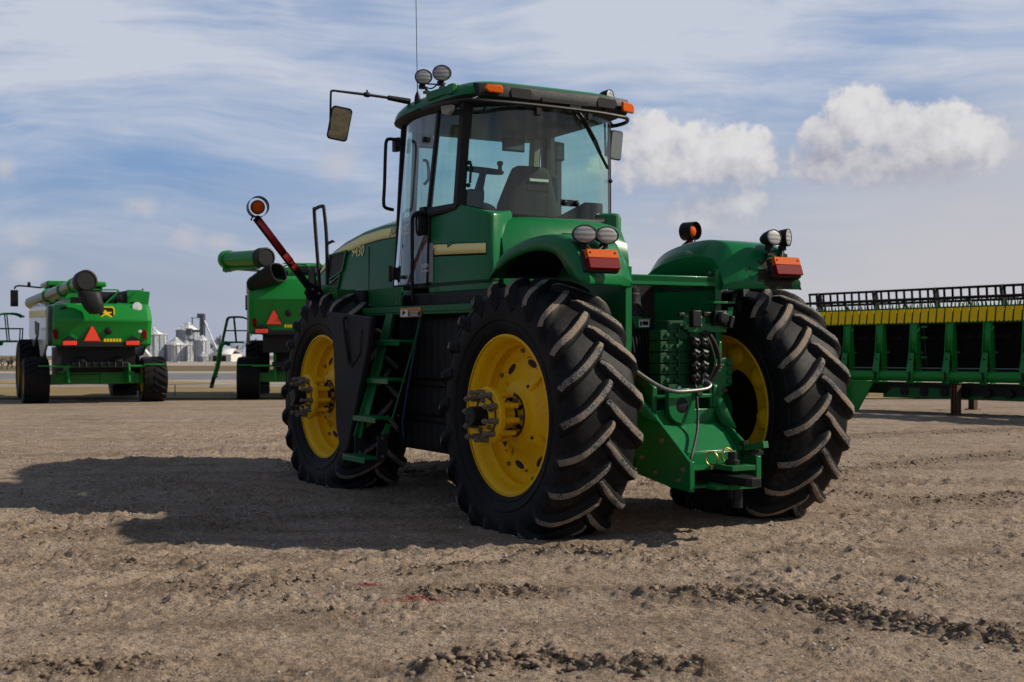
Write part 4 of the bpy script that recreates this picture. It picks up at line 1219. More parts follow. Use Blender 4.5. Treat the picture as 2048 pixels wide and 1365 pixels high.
mb.lathe([(.04, -.14), (.04, 0), (.0, 0)], o=(-1.13, -.02, .36), ax=(0, 0, 1), n=16, mi=2)
mb.box((-1.10, -.20, .66), (.24, .06, .05), (0, .2, .2), 0); mb.box((-1.08, -.20, .615), (.14, .12, .03), None, 2); mb.box((-1.02, -.18, .64), (.05, .05, .12), None, 2)
mb.build('drawbar', ['green_dull', 'rust', 'black'], tractor, bevel=.008)
mb = MB()
for (x, y, z, yaw) in ((-1.0, .115, .575, .9), (-1.02, -.015, .60, 0.1)):
    pts = [V((x + math.sin(yaw) * .045 * math.cos(a), y + math.cos(yaw) * .045 * math.cos(a), z + .052 * math.sin(a))) for a in [2 * math.pi * i / 20 for i in range(21)]]
    mb.tube(pts, .007, 8, cap=False); mb.lathe([(.02, -.075), (.012, -.06), (.008, -.045)], o=(x, y, z), ax=(0, 0, 1), n=10)
mb.build('pin_ring', paint('brass_pin', (.45, .32, .10), .35, .9), tractor)

# ---- warning arms with amber flashers
def ray_local(px, py, axis, val):
    d = V(((px - 1024) / F_PX, 1, -(py - HY) / F_PX)); o = V((0, 0, CAMH))
    m_ = Matrix.Rotation(-(math.pi / 2 + TH), 3, 'Z')
    ol = m_ @ (o - troot); dl = m_ @ d
    i = 'xyz'.index(axis); t = (val - ol[i]) / dl[i]
    return ol + dl * t
def warning_arm(base, tip, sg):
    base, tip = V(base), V(tip); d = (tip - base).normalized()
    nrm = V((-1, 0, 0)); up = d.cross(nrm).normalized()
    a = MB()
    a.bar(base - d * .03, tip, .03, .075, up)
    a.prism([(-.06, -.09), (.16, -.07), (.20, .04), (.10, .09), (-.06, .07)], base + V((.02, 0, 0)), d, up, (.012, 0, 0)); a.prism([(-.06, -.09), (.16, -.07), (.20, .04), (.10, .09), (-.06, .07)], base - V((.032, 0, 0)), d, up, (.012, 0, 0))
    arm = a.build('warning_arm', ['black'], tractor, bevel=.004)
    L = (tip - base).length
    t_ = MB()
    def strip(a0, a1, mi, h=.056, wig=0):
        p0, p1 = base + d * (L * a0), base + d * (L * a1)
        o_ = V((-.0405 if False else -.0, 0, 0))
        f = -nrm
        c = nrm * .0405
        # outer broad face is the one the camera and following traffic see
        vs = [p0 + up * h / 2, p1 + up * h / 2, p1 - up * h / 2, p0 - up * h / 2]
        t_.add([v + nrm * .0395 for v in vs], [(0, 1, 2, 3)], mi)
    strip(.58, .97, 1, .062)
    strip(.385, .43, 0, .066); strip(.47, .565, 0, .066); strip(.435, .468, 0, .030)
    t_.build('reflective_tape', ['redtape', 'darkredtape'], arm, solid=.002)
    b_ = MB(); 
    for k in range(3): b_.lathe([(.012, 0), (.012, .01), (.001, .011)], o=base + d * (.08 * k - .02) + nrm * .045 + up * (.03 * (k % 2)), ax=nrm, n=8)
    b_.build('arm_bolt', 'bolt', arm)
    # flasher
    c = tip + V((0, -.02 * sg, .105))
    ax = V((-1, .22 * sg, 0)).normalized()
    l_ = MB(); l_.lathe([(.001, .050), (.04, .045), (.062, .03), (.070, .0), (.070, -.03), (.062, -.05), (.001, -.052)], o=c, ax=ax, n=28); l_.build('flasher_lens', 'amber', arm, ang=60)
    s_ = MB(); s_.lathe([(.098, -.085), (.102, -.085), (.102, .075), (.098, .075), (.098, -.085)], o=c, ax=ax, n=36)
    s_.tube([c + V((0, 0, -.09)), tip], .014, 8); s_.tube([c + V((0, .05 * sg, -.08)), tip + V((0, .05 * sg, -.03))], .008, 6)
    s_.build('flasher_shroud', 'black', arm)
def arm_points(sg):
    return None
bL = ray_local(637, 600, 'y', 1.28); tL = ray_local(512, 436, 'x', 3.62)
warning_arm(bL, tL, 1)
tR = ray_local(1384, 482, 'x', 2.75)
warning_arm(V((2.75, -1.75, 1.86)), tR, -1)
mb = MB(); mb.box((3.72, 1.2, 1.80), (.22, .14, .16)); mb.build('arm_mount', 'black', tractor, bevel=.01)

# ================================================================== COMBINES
def smv(mb_, c, s, mi=0):
    """slow-vehicle triangle facing -x"""
    mb_.prism([(-s, -s * .8), (s, -s * .8), (s * .12, s), (-s * .12, s)], c, (0, 1, 0), (0, 0, 1), (-.012, 0, 0), mi)
    return mb_

def combine_wheel(parent, x, y, r, w, name='wheel'):
    e = empty(name, (x, y, r * .95), 0, parent)
    t = MB(); hw = w / 2
    t.lathe([(r * .55, -hw * .85), (r * .70, -hw * .98), (r * .86, -hw), (r * .95, -hw * .92), (r * .965, -hw * .5), (r * .97, 0), (r * .965, hw * .5), (r * .95, hw * .92), (r * .86, hw), (r * .70, hw * .98), (r * .55, hw * .85)], n=56)
    NL = 20
    for sd in (1, -1):
        for k in range(NL):
            a0 = 2 * math.pi * (k + (.5 if sd < 0 else 0)) / NL; rows = []
            for q in range(6):
                tt = q / 5; u = (-.03 + (hw + .0) * tt) * sd; a = a0 + .30 * tt
                rr_ = r * .965 if tt < .95 else r * .93
                row = []
                for off, hh in ((-.045 / r, -.01), (-.026 / r, r * .042), (.026 / r, r * .042), (.045 / r, -.01)):
                    aa = a + off; R_ = rr_ + hh
                    row.append(V((R_ * math.cos(aa), u, R_ * math.sin(aa))))
                rows.append(row)
            t.grid(rows); t.add(rows[0], [(0, 1, 2, 3)]); t.add(rows[-1], [(3, 2, 1, 0)])
    lim = -r * .95
    t.v = [(a, b * (1.04 if c < lim + .1 else 1), max(c, lim)) for a, b, c in t.v]
    t.build('tyre', 'rubber_far', e, ang=35)
    d = MB()
    sg = 1 if y > 0 else -1
    d.lathe([(r * .57, hw * .9 * sg), (r * .55, hw * .6 * sg), (r * .50, hw * .3 * sg), (r * .22, hw * .25 * sg), (r * .20, hw * .5 * sg), (.001, hw * .5 * sg)], n=40)
    d.lathe([(r * .57, -hw * .9 * sg), (r * .52, -hw * .5 * sg), (r * .2, -hw * .3 * sg), (.001, -hw * .3 * sg)], n=40)
    d.build('rim', 'yellow', e, ang=40)
    return e

M['auger_grey'] = paint('olive_grey_tube', (.17, .20, .13), .28, .1, .3, .05, scale=2)
M['clear'] = paint('bright_lamp_lens', (.75, .75, .72), .12, .3, .8, 0, scale=3)
M['silver_side'] = paint('pale_side_panel', (.36, .41, .36), .22, .2, .4, .05, scale=2)  # pale colour imitates the whitish reflection on the left side panel

def combine(loc, heading, label, hw=1.30, z0=1.50, z1=2.62, smv_y=.22, lamp_y=.78, rear_track=1.50, auger='back', lad_x=2.9, cy=0.0):
    c = empty('combine_harvester', loc, math.pi / 2 + heading)
    tag(c, label, 'combine', 'combine harvesters parked at the back of the yard')
    for y in (rear_track, -rear_track): combine_wheel(c, 0, y, .62, .64)
    for y in (1.30, -1.30): combine_wheel(c, 3.95, y, .86, .74)
    XR = -1.0
    H = z1 - z0
    # rear hood: swept face with creased lower recess
    b = MB()
    def sec(z, x, w, ins): return [q_ + V((0, cy, 0)) for q_ in _sec(z, x, w)]
    def _sec(z, x, w): return [V((x, w, z)), V((x - .10, w * .90, z)), V((x - .16, w * .45, z)), V((x - .17, 0, z)), V((x - .16, -w * .45, z)), V((x - .10, -w * .90, z)), V((x, -w, z)), V((x + 2.2, -w, z)), V((x + 2.2, w, z))]
    b.loft([sec(z0, XR + .20, hw * .97, 0), sec(z0 + H * .04, XR + .05, hw, 0), sec(z0 + H * .44, XR - .03, hw, 0), sec(z0 + H * .60, XR - .10, hw, 0), sec(z0 + H * .80, XR - .02, hw * .99, 0), sec(z0 + H * .95, XR + .10, hw * .97, 0), sec(z1, XR + .32, hw * .94, 0)])
    body = b.build('rear_hood', 'green_new', c, bevel=.03, ang=18)
    b = MB()   # central recess bordered by a raised brow
    xf = XR - .20
    w = hw * .62
    b.prism([(-w * .80, H * .50), (w * .80, H * .50), (w * 1.12, H * .14), (w * 1.0, H * .05), (-w * 1.0, H * .05), (-w * 1.12, H * .14)], (xf + .12, 0, z0), (0, 1, 0), (-.02, 0, 1), (-.05, 0, 0))
    b.build('tail_panel', 'green_new', body, bevel=.03)
    b = MB(); b.box((xf - .02, 0, z0 + .05), (.14, hw * 1.55, .14)); b.build('bumper', 'plastic', c, bevel=.02)
    for y in (lamp_y, -lamp_y):
        b = MB(); b.box((xf - .105, y, z0 + .085), (.03, .34, .11)); b.build('tail_light', 'redtape', c, bevel=.01)
        b = MB(); b.box((xf - .09, y, z0 + .085), (.03, .40, .16)); b.prism([(-.2, 0), (.2, 0), (0, .12)], (xf - .09, y, z0 + .16), (0, 1, 0), (0, 0, 1), (.03, 0, 0)); b.build('lamp_bracket', 'plastic', c)
    for y in (hw * .90, -hw * .90):
        b = MB(); b.prism([(-.06, 0), (.04, .02), (.07, .24), (-.01, .28), (-.06, .2)], (XR - .10, y, z0 + .18), (0, 1, 0), (0, 0, 1), (-.03, 0, 0)); b.build('side_marker', 'red', c, bevel=.01)
        b = MB(); b.lathe([(.10, 0), (.13, .04), (.12, .07), (.001, .085)], o=(XR - .02, y * .80 if y > 0 else y * .84, z0 + H * (.80 if y > 0 else .92)), ax=(-1, 0, .1), n=20); b.build('work_light', 'plastic' if y > 0 else 'clear', c)
    b = MB(); b.lathe([(.05, 0), (.06, .03), (.001, .05)], o=(XR - .1, -hw * .80, z0 + H * .36), ax=(-1, 0, .2), n=12); b.build('reversing_lamp', 'clear', c)
    b = MB(); smv(b, (xf - .03, smv_y, z0 + H * .27), .20, 0); b.build('warning_triangle', 'redtape', c)
    b = MB(); smv(b, (xf - .015, smv_y, z0 + H * .27), .225, 0); b.build('triangle_border', 'darkredtape', c)
    b = MB(); b.lathe([(.09, 0), (.09, .08), (.05, .10), (.001, .10)], o=(xf + .02, smv_y - .40, z0 + H * .36), ax=(-1, 0, -.2), n=14); b.build('camera_pod', 'plastic', c)
    b = MB()
    for i in range(6): b.box((xf - .025, smv_y - .32 - i * .075, z0 + H * .14), (.01, .055, .085))
    b.build('model_lettering', 'yellow_flat', c)
    # emblem: leaping animal on a rounded shield
    ex = XR - .225; ez = z0 + H * .755
    b = MB(); b.prism([(a * 1.0, d) for a, d in rrect(.20, .185, .07)], (ex + .10, -.14 if auger == 'back' else -.35, ez), (0, 1, 0), (.16, 0, 1), (-.085, 0, 0), 0)
    b.prism(rrect(.175, .16, .06), (ex + .015, -.14 if auger == 'back' else -.35, ez), (0, 1, 0), (.16, 0, 1), (-.006, 0, 0), 1)
    b.prism([(.145, -.07), (.13, -.10), (.05, -.03), (-.02, -.04), (-.12, -.10), (-.14, -.075), (-.05, 0), (-.12, .02), (-.13, .05), (-.03, .045), (.0, .06), (.04, .13), (.03, .07), (.07, .10), (.06, .05), (.10, .03), (.05, .005), (.08, -.02)], (ex + .009, -.14 if auger == 'back' else -.35, ez), (0, 1, 0), (.16, 0, 1), (-.006, 0, 0), 0)
    b.build('emblem', ['yellow_flat', 'black'], c)
    # sides
    for sg in (1, -1):
        b = MB()
        b.xz([(XR + .45, z0 + .05), (XR + .30, z0 + H * .92), (1.6, z1 + .06), (4.6, z1 + .02), (4.75, z0 + .25), (3.2, z0 - .05), (2.0, z0 + .35), (.9, z0 - .30), (.2, z0 - .25)], (hw + .03) * sg, .07)
        s_ = b.build('side_panel', 'silver_side' if sg > 0 else 'green_new', c, bevel=.02)
        if sg > 0:
            b = MB(); b.xz([(XR + .4, z0 + H * .70), (XR + .38, z0 + H * .84), (4.5, z1 - .12), (4.5, z1 - .32)], (hw + .075), .012); b.build('stripe', 'cream', s_)
            b = MB(); b.xz([(1.6, z0 + H * .2), (1.3, z0 + H * .55), (2.6, z0 + H * .62), (2.5, z0 + H * .3)], hw + .072, .012); b.build('vent', 'black', s_)
    # grain tank with flared extensions, engine deck
    b = MB()
    b.box((1.8, -.2, z1 - .1), (4.2, hw * 1.4, .5))
    b.prism([(-hw * .98, 0), (hw * .42, 0), (hw * .50, .36), (-hw * 1.06, .36)], (2.2, 0, z1 + .05), (0, 1, 0), (0, 0, 1), (2.4, 0, 0))
    b.prism([(0, 0), (.30, .40), (.34, .40), (.34, 0)], (.72, -hw * 1.08, z1 + .06), (-1, 0, 0), (0, 0, 1), (0, .05, 0))
    b.prism([(-.25, -.1), (.16, -.1), (.22, .36), (-.16, .36)], (XR + .9, -hw * .98, z1 + .0), (0, -1, 0), (0, 0, 1), (.5, 0, 0))
    b.build('grain_tank', 'green_new', c, bevel=.02)
    b = MB()
    b.lathe([(.001, -.5), (.17, -.5), (.17, .3), (.12, .34), (.001, .34)], o=(XR + .75, -.12, z1 + .16), ax=(0, 1, 0), n=20); b.box((XR + .8, -.75, z1 + .13), (.4, .5, .28)); b.box((XR + .9, .45, z1 + .08), (.5, .4, .18))
    b.tube([(XR + .55, -.35, z1 + .02), (XR + .55, -.45, z1 + .30)], .05, 8); b.lathe([(.12, 0), (.12, .3)], o=(XR + .85, -.55, z1 + .2), ax=(0, -1, .2), n=12, cap=True)
    b.build('engine', 'black', c, bevel=.02)
    b = MB()
    b.tube([(XR + .5, -.2, z1), (XR + .5, -.55, z1 + .35)], .03, 6); b.tube([(XR + .45, -.52, z1 + .37), (XR + .45, .55, z1 + .37)], .02, 6); b.tube([(XR + .5, -.5, z1 + .0), (XR + .5, -.78, z1 + .0), (XR + .5, -.95, z1 + .3)], .03, 6); b.box((XR + .62, -.95, z1 + .22), (.10, .36, .32))
    b.build('deck_rail', 'green_new', c)
    # cab at the front left
    b = MB(); b.prism([(4.3, .75), (6.0, .75), (6.2, -.75), (4.3, -.75)], (0, 0, 1.9), (1, 0, 0), (0, 1, 0), (0, 0, 1.35)); cb = b.build('cab', 'black', c, bevel=.05)
    b = MB(); b.box((5.2, 0, 3.32), (2.1, 1.7, .16)); b.build('cab_roof', 'green_new', c, bevel=.05)
    b = MB(); b.tube(smooth_poly([(5.9, .85, 3.25), (5.9, 1.5, 3.30), (5.9, 1.62, 3.2)], 4), .03, 6); b.box((5.9, 1.62, 2.92), (.10, .22, .50)); b.tube([(5.9, 1.2, 3.3), (5.9, 1.2, 3.42)], .05, 6); b.build('cab_mirror', 'black', c, bevel=.02)
    # unloading auger
    if auger == 'back':
        a0, a1 = V((4.2, 1.28, z1 + .12)), V((XR - .55, .40, z1 + .56))
        side_col = 'auger_grey'
    else:
        a0, a1 = V((XR + 2.1, 2.20, z1 + .56)), V((XR - .2, 1.02, z1 + .50))
        side_col = 'green_new'
    d = (a1 - a0).normalized()
    b = MB(); b.tube([a0, a0 + (a1 - a0) * .5, a1 - d * .12], .17 if auger == 'back' else .225, 24)
    for f in (.35, .62, .80) if auger == 'back' else (.02, .06): 
        p = a0 + (a1 - a0) * f; b.tube([p, p + d * .10], .205 if auger == 'back' else .27, 24, 1)
    au = b.build('unloading_auger', [side_col, 'green_new'], c, ang=40)
    b = MB(); b.tube([a1 - d * .35, a1 - d * .30, a1 + d * .02], [.22, .275, .28], 24); b.lathe([(.28, .0), (.24, .02), (.22, -.10), (.001, -.12)], o=a1 + d * .02, ax=d, n=24)
    b.build('auger_end', 'plastic', au, ang=40)
    # rubber spout hanging under the end: open oval boot
    b = MB(); rows = []
    if auger == 'back':
        dirn, o_ = V((-.15, -.30, -1)).normalized(), a1 - d * .05 + V((0, -.06, -.26)); ux, uy, wu, wv, ln = V((0, 1, 0)), V((1, 0, 0)), .275, .24, .62
        secs = ((0, 1.0), (.1, 1.05), (.5, 1.0), (.8, .85), (1.0, .55))
    else:
        dirn, o_ = V((.55, .85, -.42)).normalized(), a1 + V((-.25, -.36, -.42)); ux, uy, wu, wv, ln = V((-.25, .25, .9)), V((.8, -.5, 0)), .25, .36, .98
        secs = ((0, 1.12), (.08, 1.15), (.5, 1.05), (.9, .85), (1.0, .65))
    for f, sc in secs:
        rows.append([o_ + dirn * ln * f + ux * wu * sc * math.copysign(abs(math.cos(t_)) ** .7, math.cos(t_)) + uy * wv * sc * math.copysign(abs(math.sin(t_)) ** .7, math.sin(t_)) for t_ in [2 * math.pi * i / 24 for i in range(24)]])
    b.grid(rows, 0, True); b.add(rows[-1], [tuple(range(24))])
    b.build('auger_spout', 'plastic', au, ang=40, solid=.03)
    b = MB()
    if auger != 'back':
        b.tube([a0 + V((0, 0, -.35)), a0 + V((-.4, -.35, -.30)), a1 + V((.3, .2, -.36))], .035, 8); b.box(a0 + V((-.05, -.05, -.28)), (.25, .25, .16), None, 1); b.tube([a0 + d * .3 + V((0, 0, -.27)), a1 - d * .4 + V((0, 0, -.27))], .05, 8, 1)
        b.build('folding_ram', ['chrome', 'green_new'], au)
        b = MB(); b.tube(smooth_poly([(XR + .5, .55, z1), (XR + .5, .50, z1 + .30), (XR + .5, -.1, z1 + .34), (XR + .5, -.3, z1)], 4), .025, 6)
        b.lathe([(.001, -1.2), (.28, -1.2), (.30, -.2), (.28, .6), (.001, .6)], o=(XR + .9, -.2, z1 + .08), ax=(0, 1, 0), n=20); b.build('engine_cover', 'green_new', c)
    # underbody
    b = MB()
    b.box((XR + 1.0, 0, z0 - .25), (1.6, hw * 1.5, .55)); b.box((.9, 0, 1.15), (2.2, hw * 1.1, .7)); b.box((3.0, 0, 1.0), (2.6, 1.4, .9))
    b.box((XR - .02, 0, 1.03), (.16, hw * 1.15, .12))
    for y in (.45, -.45): b.lathe([(.13, 0), (.13, .10), (.05, .14), (.001, .14)], o=(XR + .0, y, 1.09), ax=(0, 0, 1), n=16)
    for i in range(7): b.box((XR - .10, -.55 + i * .18, 1.03), (.08, .03, .16))
    b.build('straw_chopper', 'black', c, bevel=.02)
    b = MB()
    b.box((0, 0, .62), (.28, rear_track * 2 - .5, .26)); b.box((-.15, -.55, .66), (.06, .9, .34)); b.box((-.10, .3, .80), (.06, 1.3, .10))
    for y in (.95, -.95): b.xz([(XR + .05, .55), (XR + .15, 1.0), (XR + .6, z0), (XR + .75, z0), (.4, .75), (.3, .5)], y * .8, .05)
    b.box((XR + .02, 0, .98), (.05, hw * 1.9, .05)); b.box((XR + .0, -hw * 1.12, 1.02), (.10, .55, .03)); b.box((XR + .0, hw * 1.05, 1.0), (.10, .45, .03))
    b.build('axle_frame', 'green_new', c, bevel=.015)
    # operator ladder
    b = MB()
    lx = lad_x
    b.box((lx + .6, 2.05, 1.62), (1.1, .65, .06))
    b.tube(smooth_poly([(lx, 2.15, 1.55), (lx - .1, 2.3, 1.60), (lx - .1, 2.42, 1.45), (lx - .1, 2.48, 1.0), (lx - .1, 2.60, .55)], 5), .06, 8); b.tube(smooth_poly([(lx + .45, 2.15, 1.55), (lx + .4, 2.3, 1.60), (lx + .4, 2.42, 1.45), (lx + .4, 2.48, 1.0), (lx + .4, 2.60, .55)], 5), .06, 8)
    for k in range(5): b.box((lx + .15, 2.44 + k * .035, 1.35 - k * .2), (.5, .16, .03))
    b.build('ladder', 'green_new', c)
    b = MB()
    for x in (lx - .1, lx + .4): b.bar((x, 2.60, .60), (x, 2.70, .22), .10, .03, (1, 0, 0))
    b.box((lx + .15, 2.69, .24), (.52, .12, .03)); b.build('ladder_foot', 'black', c)
    b = MB()
    for x in (lx - .05, lx + .9):
        b.tube(smooth_poly([(x, 2.38, 1.60), (x, 2.24, 2.25), (x, 2.20, 2.36), (x, 2.10, 2.40), (x, 1.78, 2.40), (x, 1.62, 2.34), (x, 1.56, 2.30)], 4), .025, 8); b.tube([(x, 2.30, 1.98), (x, 1.6, 1.98)], .018, 8); b.tube([(x, 1.95, 1.62), (x, 2.02, 2.38)], .018, 8); b.tube([(x, 1.62, 1.62), (x, 1.60, 2.0)], .018, 8)
    b.tube([(lx - .05, 2.10, 2.40), (lx + .9, 2.10, 2.40)], .02, 8)
    b.build('ladder_rail', 'green_dull', c)
    return c

p = at(190, 34.3); combine((p.x, p.y, zg(p.y)), R(25), 'green combine harvester at far left, its grey auger folded straight back over the rear hood', hw=1.23, cy=-.08)
p = at(604, 37.1); combine((p.x, p.y, zg(p.y)), R(10.5), 'green combine harvester partly behind the tractor, its green auger swung out sideways',
                           hw=1.48, z0=1.86, z1=3.50, smv_y=.80, lamp_y=1.14, rear_track=1.52, auger='out', lad_x=2.9)

# ================================================================== DRAPER HEADER on stands
H0 = at(1609, 29.9); H0 = V((H0.x, H0.y, zg(29.0)))
hd = V((3.31, -4.4, 0)).normalized(); hn = V((-hd.y, hd.x, 0)); hn = -hn if hn.y > 0 else hn     # towards the camera side
header = empty('draper_header', H0, math.atan2(hd.y, hd.x)); header.rotation_euler[1] = -.011
tag(header, 'long green grain header with yellow flaps and black reel behind the tractor', 'harvester header')
# local frame: x along the header, y: +y is away from the camera (left of heading), z up
LN = 12.5; ysg = 1 if V((-hd.y, hd.x, 0)).y > 0 else -1
def hv(x, n, z): return V((x, n * ysg, z))           # n: distance away from the camera side
mb = MB(); mb.tube([hv(1.0, 0, .80), hv(LN, 0, .80)], .115, 24); mb.build('main_tube', 'green_new', header, ang=60)
for k in range(13):
    x = 1.55 + k * .88; mb = MB(); mb.tube([hv(x + .45, 0, .80), hv(x + .52, 0, .80)], .135, 20); mb.build('tube_clamp', 'green_new', header)
mb = MB(); mb.tube([hv(.9, .02, .965), hv(LN, .02, .965)], .018, 8); mb.build('drive_shaft', 'chrome', header)
mb = MB()
mb.box(hv(LN / 2 - .5, .30, 1.45), (LN + 1.0, .03, 1.10), (R(-6) * ysg, 0, 0))
for k in range(15):
    x0 = 1.2 + (k - 1) * .88 - .40
    for zz in (1.20, 1.62): mb.box(hv(x0 + .44, .275, zz), (.80, .02, .10), (R(-6) * ysg, 0, 0), 1)
    for xx in (.25, .62): mb.box(hv(x0 + xx, .277, 1.45), (.02, .018, .9), (R(-6) * ysg, 0, 0), 1)
mb.build('back_sheet', [paint('black_back_sheet', (.005, .0048, .0046), .8, dirt=.1, dirtcol=(.02, .018, .016), spec=.1), paint('brown_black_strap', (.010, .009, .008), .8, dirt=.1, dirtcol=(.02, .018, .016), spec=.1)], header)
for k in range(13):
    x = 1.22 + k * .88
    mb = MB()
    prof = [(.0, .66), (-.02, 1.30), (.04, 1.98), (.12, 1.98), (.18, 1.0), (.18, .66)]
    for sx in (-.085, .085): mb.prism([(a, b) for a, b in prof], hv(x + sx - .008, 0, 0), (0, ysg, 0), (0, 0, 1), (.016, 0, 0))
    mb.add([hv(x - .085, .0, 1.32), hv(x + .085, .0, 1.32), hv(x + .085, .04, 1.96), hv(x - .085, .04, 1.96)], [(0, 1, 2, 3)])
    mb.add([hv(x - .07, -.05, 1.30), hv(x + .07, -.05, 1.30), hv(x + .085, -.125, .92), hv(x + .085, -.125, .64), hv(x - .085, -.125, .64), hv(x - .085, -.125, .92)], [(0, 1, 2, 5), (5, 2, 3, 4)])
    mb.box(hv(x, -.13, .80), (.055, .02, .18), None, 1); mb.box(hv(x, -.03, 1.10), (.05, .04, .18), (R(30) * ysg, 0, 0), 1)
    for sx in (-.12, .12): mb.lathe([(.02, -.04), (.02, .04)], o=hv(x + sx, .16, 1.30), ax=(1, 0, 0), n=8, mi=2, cap=True)
    mb.build('frame_arm', ['green_new', 'black', 'steel'], header, solid=.006, recalc=True)
flap = None
for k in range(62):
    x = -.32 + k * .198
    mb = MB()
    pts = [(-.080, .30), (.080, .30), (.078, .03), (.065, 0), (.022, 0), (.012, .022), (-.012, .022), (-.022, 0), (-.065, 0), (-.078, .03)]
    mb.prism(pts, hv(x, .03, 1.935), (1, 0, 0), (0, .16 * ysg, 1), (0, -.012 * ysg, 0))
    mb.build('flap', 'yellow_flat', header)
mb = MB(); mb.box(hv(LN / 2 - .2, .20, 2.08), (LN + .4, .02, .34)); mb.build('rear_board', 'green_dull', header)
mb = MB()
mb.box(hv(LN / 2 - .2, .24, 2.245), (LN + .4, .10, .05))
for k in range(138):
    x = -.35 + k * .092
    mb.tube([hv(x, .22, 2.22), hv(x + .01, .19, 2.335 + .02 * (k % 2))], [.026, .010], 5)
mb.build('finger_strip', 'green_dull', header)
# reel: two visible bat tubes with tines, spiders and arms
for (n_, z_, r_, l_) in ((.72, 2.47, .034, .22), (1.50, 2.43, .028, .26), (1.15, 2.25, .028, .2)):
    mb = MB(); mb.tube([hv(-.72, n_, z_), hv(LN, n_, z_)], r_, 8)
    for k in range(63):
        x = -.70 + k * .208; mb.tube([hv(x + .1, n_, z_ + .01), hv(x + .07, n_ + .02, z_ - l_)], [.016, .006], 5)
    mb.build('reel_bat', 'black', header)
mb = MB(); mb.tube([hv(-.72, 1.05, 2.70), hv(LN, 1.05, 2.70)], .028, 8); mb.build('reel_bat', 'black', header)
tine = None
for k in range(63):
    x = -.70 + k * .208
    if tine is None:
        mb = MB(); mb.bar((0, 0, .012), (-.02, .05 * ysg, -.30), .018, .05, (1, 0, 0)); tine = mb.build('reel_tine', 'black', header); o_ = tine
    else:
        o_ = tine.copy(); COL.objects.link(o_); o_.parent = header
    o_.location = hv(x, 1.05, 2.70)
for k in range(8):
    x = -.38 + k * 1.62; mb = MB()
    for n_, z_ in ((1.05, 2.72), (.72, 2.47), (1.50, 2.45), (1.15, 2.2)): mb.bar(hv(x, 1.1, 2.45), hv(x, n_, z_), .05, .05, (1, 0, 0))
    mb.bar(hv(x, .95, 2.72), hv(x, 1.06, 2.20), .07, .05, (1, 0, 0))
    mb.build('reel_spider', 'plastic', header)
    mb = MB(); mb.bar(hv(x + .95, .72, 2.47), hv(x + 1.15, .72, 2.22), .06, .05, (1, 0, 0)); mb.build('reel_strut', 'plastic', header)
# end shield and lower deck
mb = MB()
mb.prism([(-.15, .10), (.05, .02), (.30, .04), (.62, .30), (.80, .66), (1.1, .90), (1.1, 1.0), (-.10, 1.0), (-.20, .6)], hv(1.10, -.10, 0), (0, ysg, 0), (0, 0, 1), (.16, 0, 0))
mb.prism([(-.05, 0), (.30, -.05), (.75, .62), (-.06, .62)], hv(1.26, -.06, .06), (1, 0, 0), (0, 0, 1), (0, .05 * ysg, 0))
mb.build('end_shield', 'green_new', header, bevel=.03)
mb = MB()
mb.box(hv(LN / 2 + .6, .9, .48), (LN - 1.4, 1.3, .16)); mb.box(hv(LN / 2 + .6, .25, .60), (LN - 1.4, .08, .12))
for k in range(9): mb.lathe([(.10, -.05), (.10, .05)], o=hv(2.6 + k * .5, .24, .46), ax=(0, 1, 0), n=16, cap=True)
mb.build('draper_deck', 'black', header)
mb = MB(); mb.box(hv(LN / 2 + .9, .30, .36), (LN - 2.2, .05, .10)); mb.prism([(0, 0), (1.7, 0), (1.7, .30), (.3, .30)], hv(2.05, .22, .32), (1, 0, 0), (0, 0, 1), (0, .03 * ysg, 0)); mb.build('skid_beam', 'green_dull', header)
mb = MB()
for z_ in (1.85, 1.62, 1.2): mb.box(hv(3.22, .08, z_), (.12, .05, .035), None, 0)
mb.tube([hv(3.18, .07, 2.0), hv(3.22, .07, 1.7), hv(3.28, .07, 1.0)], .02, 6, 1)
mb.build('hose_run', ['green_new', 'black'], header)
# stand posts (steel channel legs under the tube)
def stand(label, px, Y, top, w):
    q_ = at(px, Y); m_ = MB()
    m_.box((0, 0, top / 2), (w * .25, w * .8, top)); m_.box((-w * .42, 0, top / 2), (w * .16, w, top)); m_.box((w * .42, 0, top / 2), (w * .16, w, top)); m_.box((0, 0, .012), (w * 1.9, w * 1.6, .024))
    m_.box((0, 0, top + .03), (w * 1.3, w * 1.1, .06), None, 1)
    o = m_.build('header_stand', ['rust', 'green_dull'], None, bevel=.006)
    o.location = (q_.x, q_.y, zg(q_.y)); o.rotation_euler = (0, 0, math.atan2(hd.y, hd.x))
    return tag(o, label, 'stand', 'rusty stands under the header')
stand('rusty brown steel post under the tube of the header, the nearer of two', 1912, 26.75, .66, .155)
stand('rusty brown steel post set further back beneath the header', 1946, 29.6, .56, .15)

# ================================================================== FAR FARMSTEAD
def corrug(name, col, sc=9):
    m, nt, b = new_mat(name)
    co = objco(nt)
    w = N(nt, 'ShaderNodeTexWave'); w.bands_direction = 'Z'; w.inputs['Scale'].default_value = sc
    nt.links.new(co, w.inputs[0])
    n1 = noise(nt, co, .8, 5)
    nt.links.new(mixc(nt, n1, tuple(c * .75 for c in col), tuple(min(1, c * 1.15) for c in col)), b.inputs['Base Color'])
    b.inputs['Metallic'].default_value = .55; b.inputs['Roughness'].default_value = .42
    bn = N(nt, 'ShaderNodeBump'); bn.inputs['Strength'].default_value = .6; bn.inputs['Distance'].default_value = .05
    nt.links.new(w.outputs[0], bn.inputs['Height']); nt.links.new(bn.outputs[0], b.inputs['Normal'])
    return m
M['galv'] = corrug('galvanised_sheet', (.50, .54, .58)); M['galv_light'] = corrug('bright_sheet', (.72, .73, .74)); M['galv_dark'] = corrug('weathered_sheet', (.34, .39, .45))
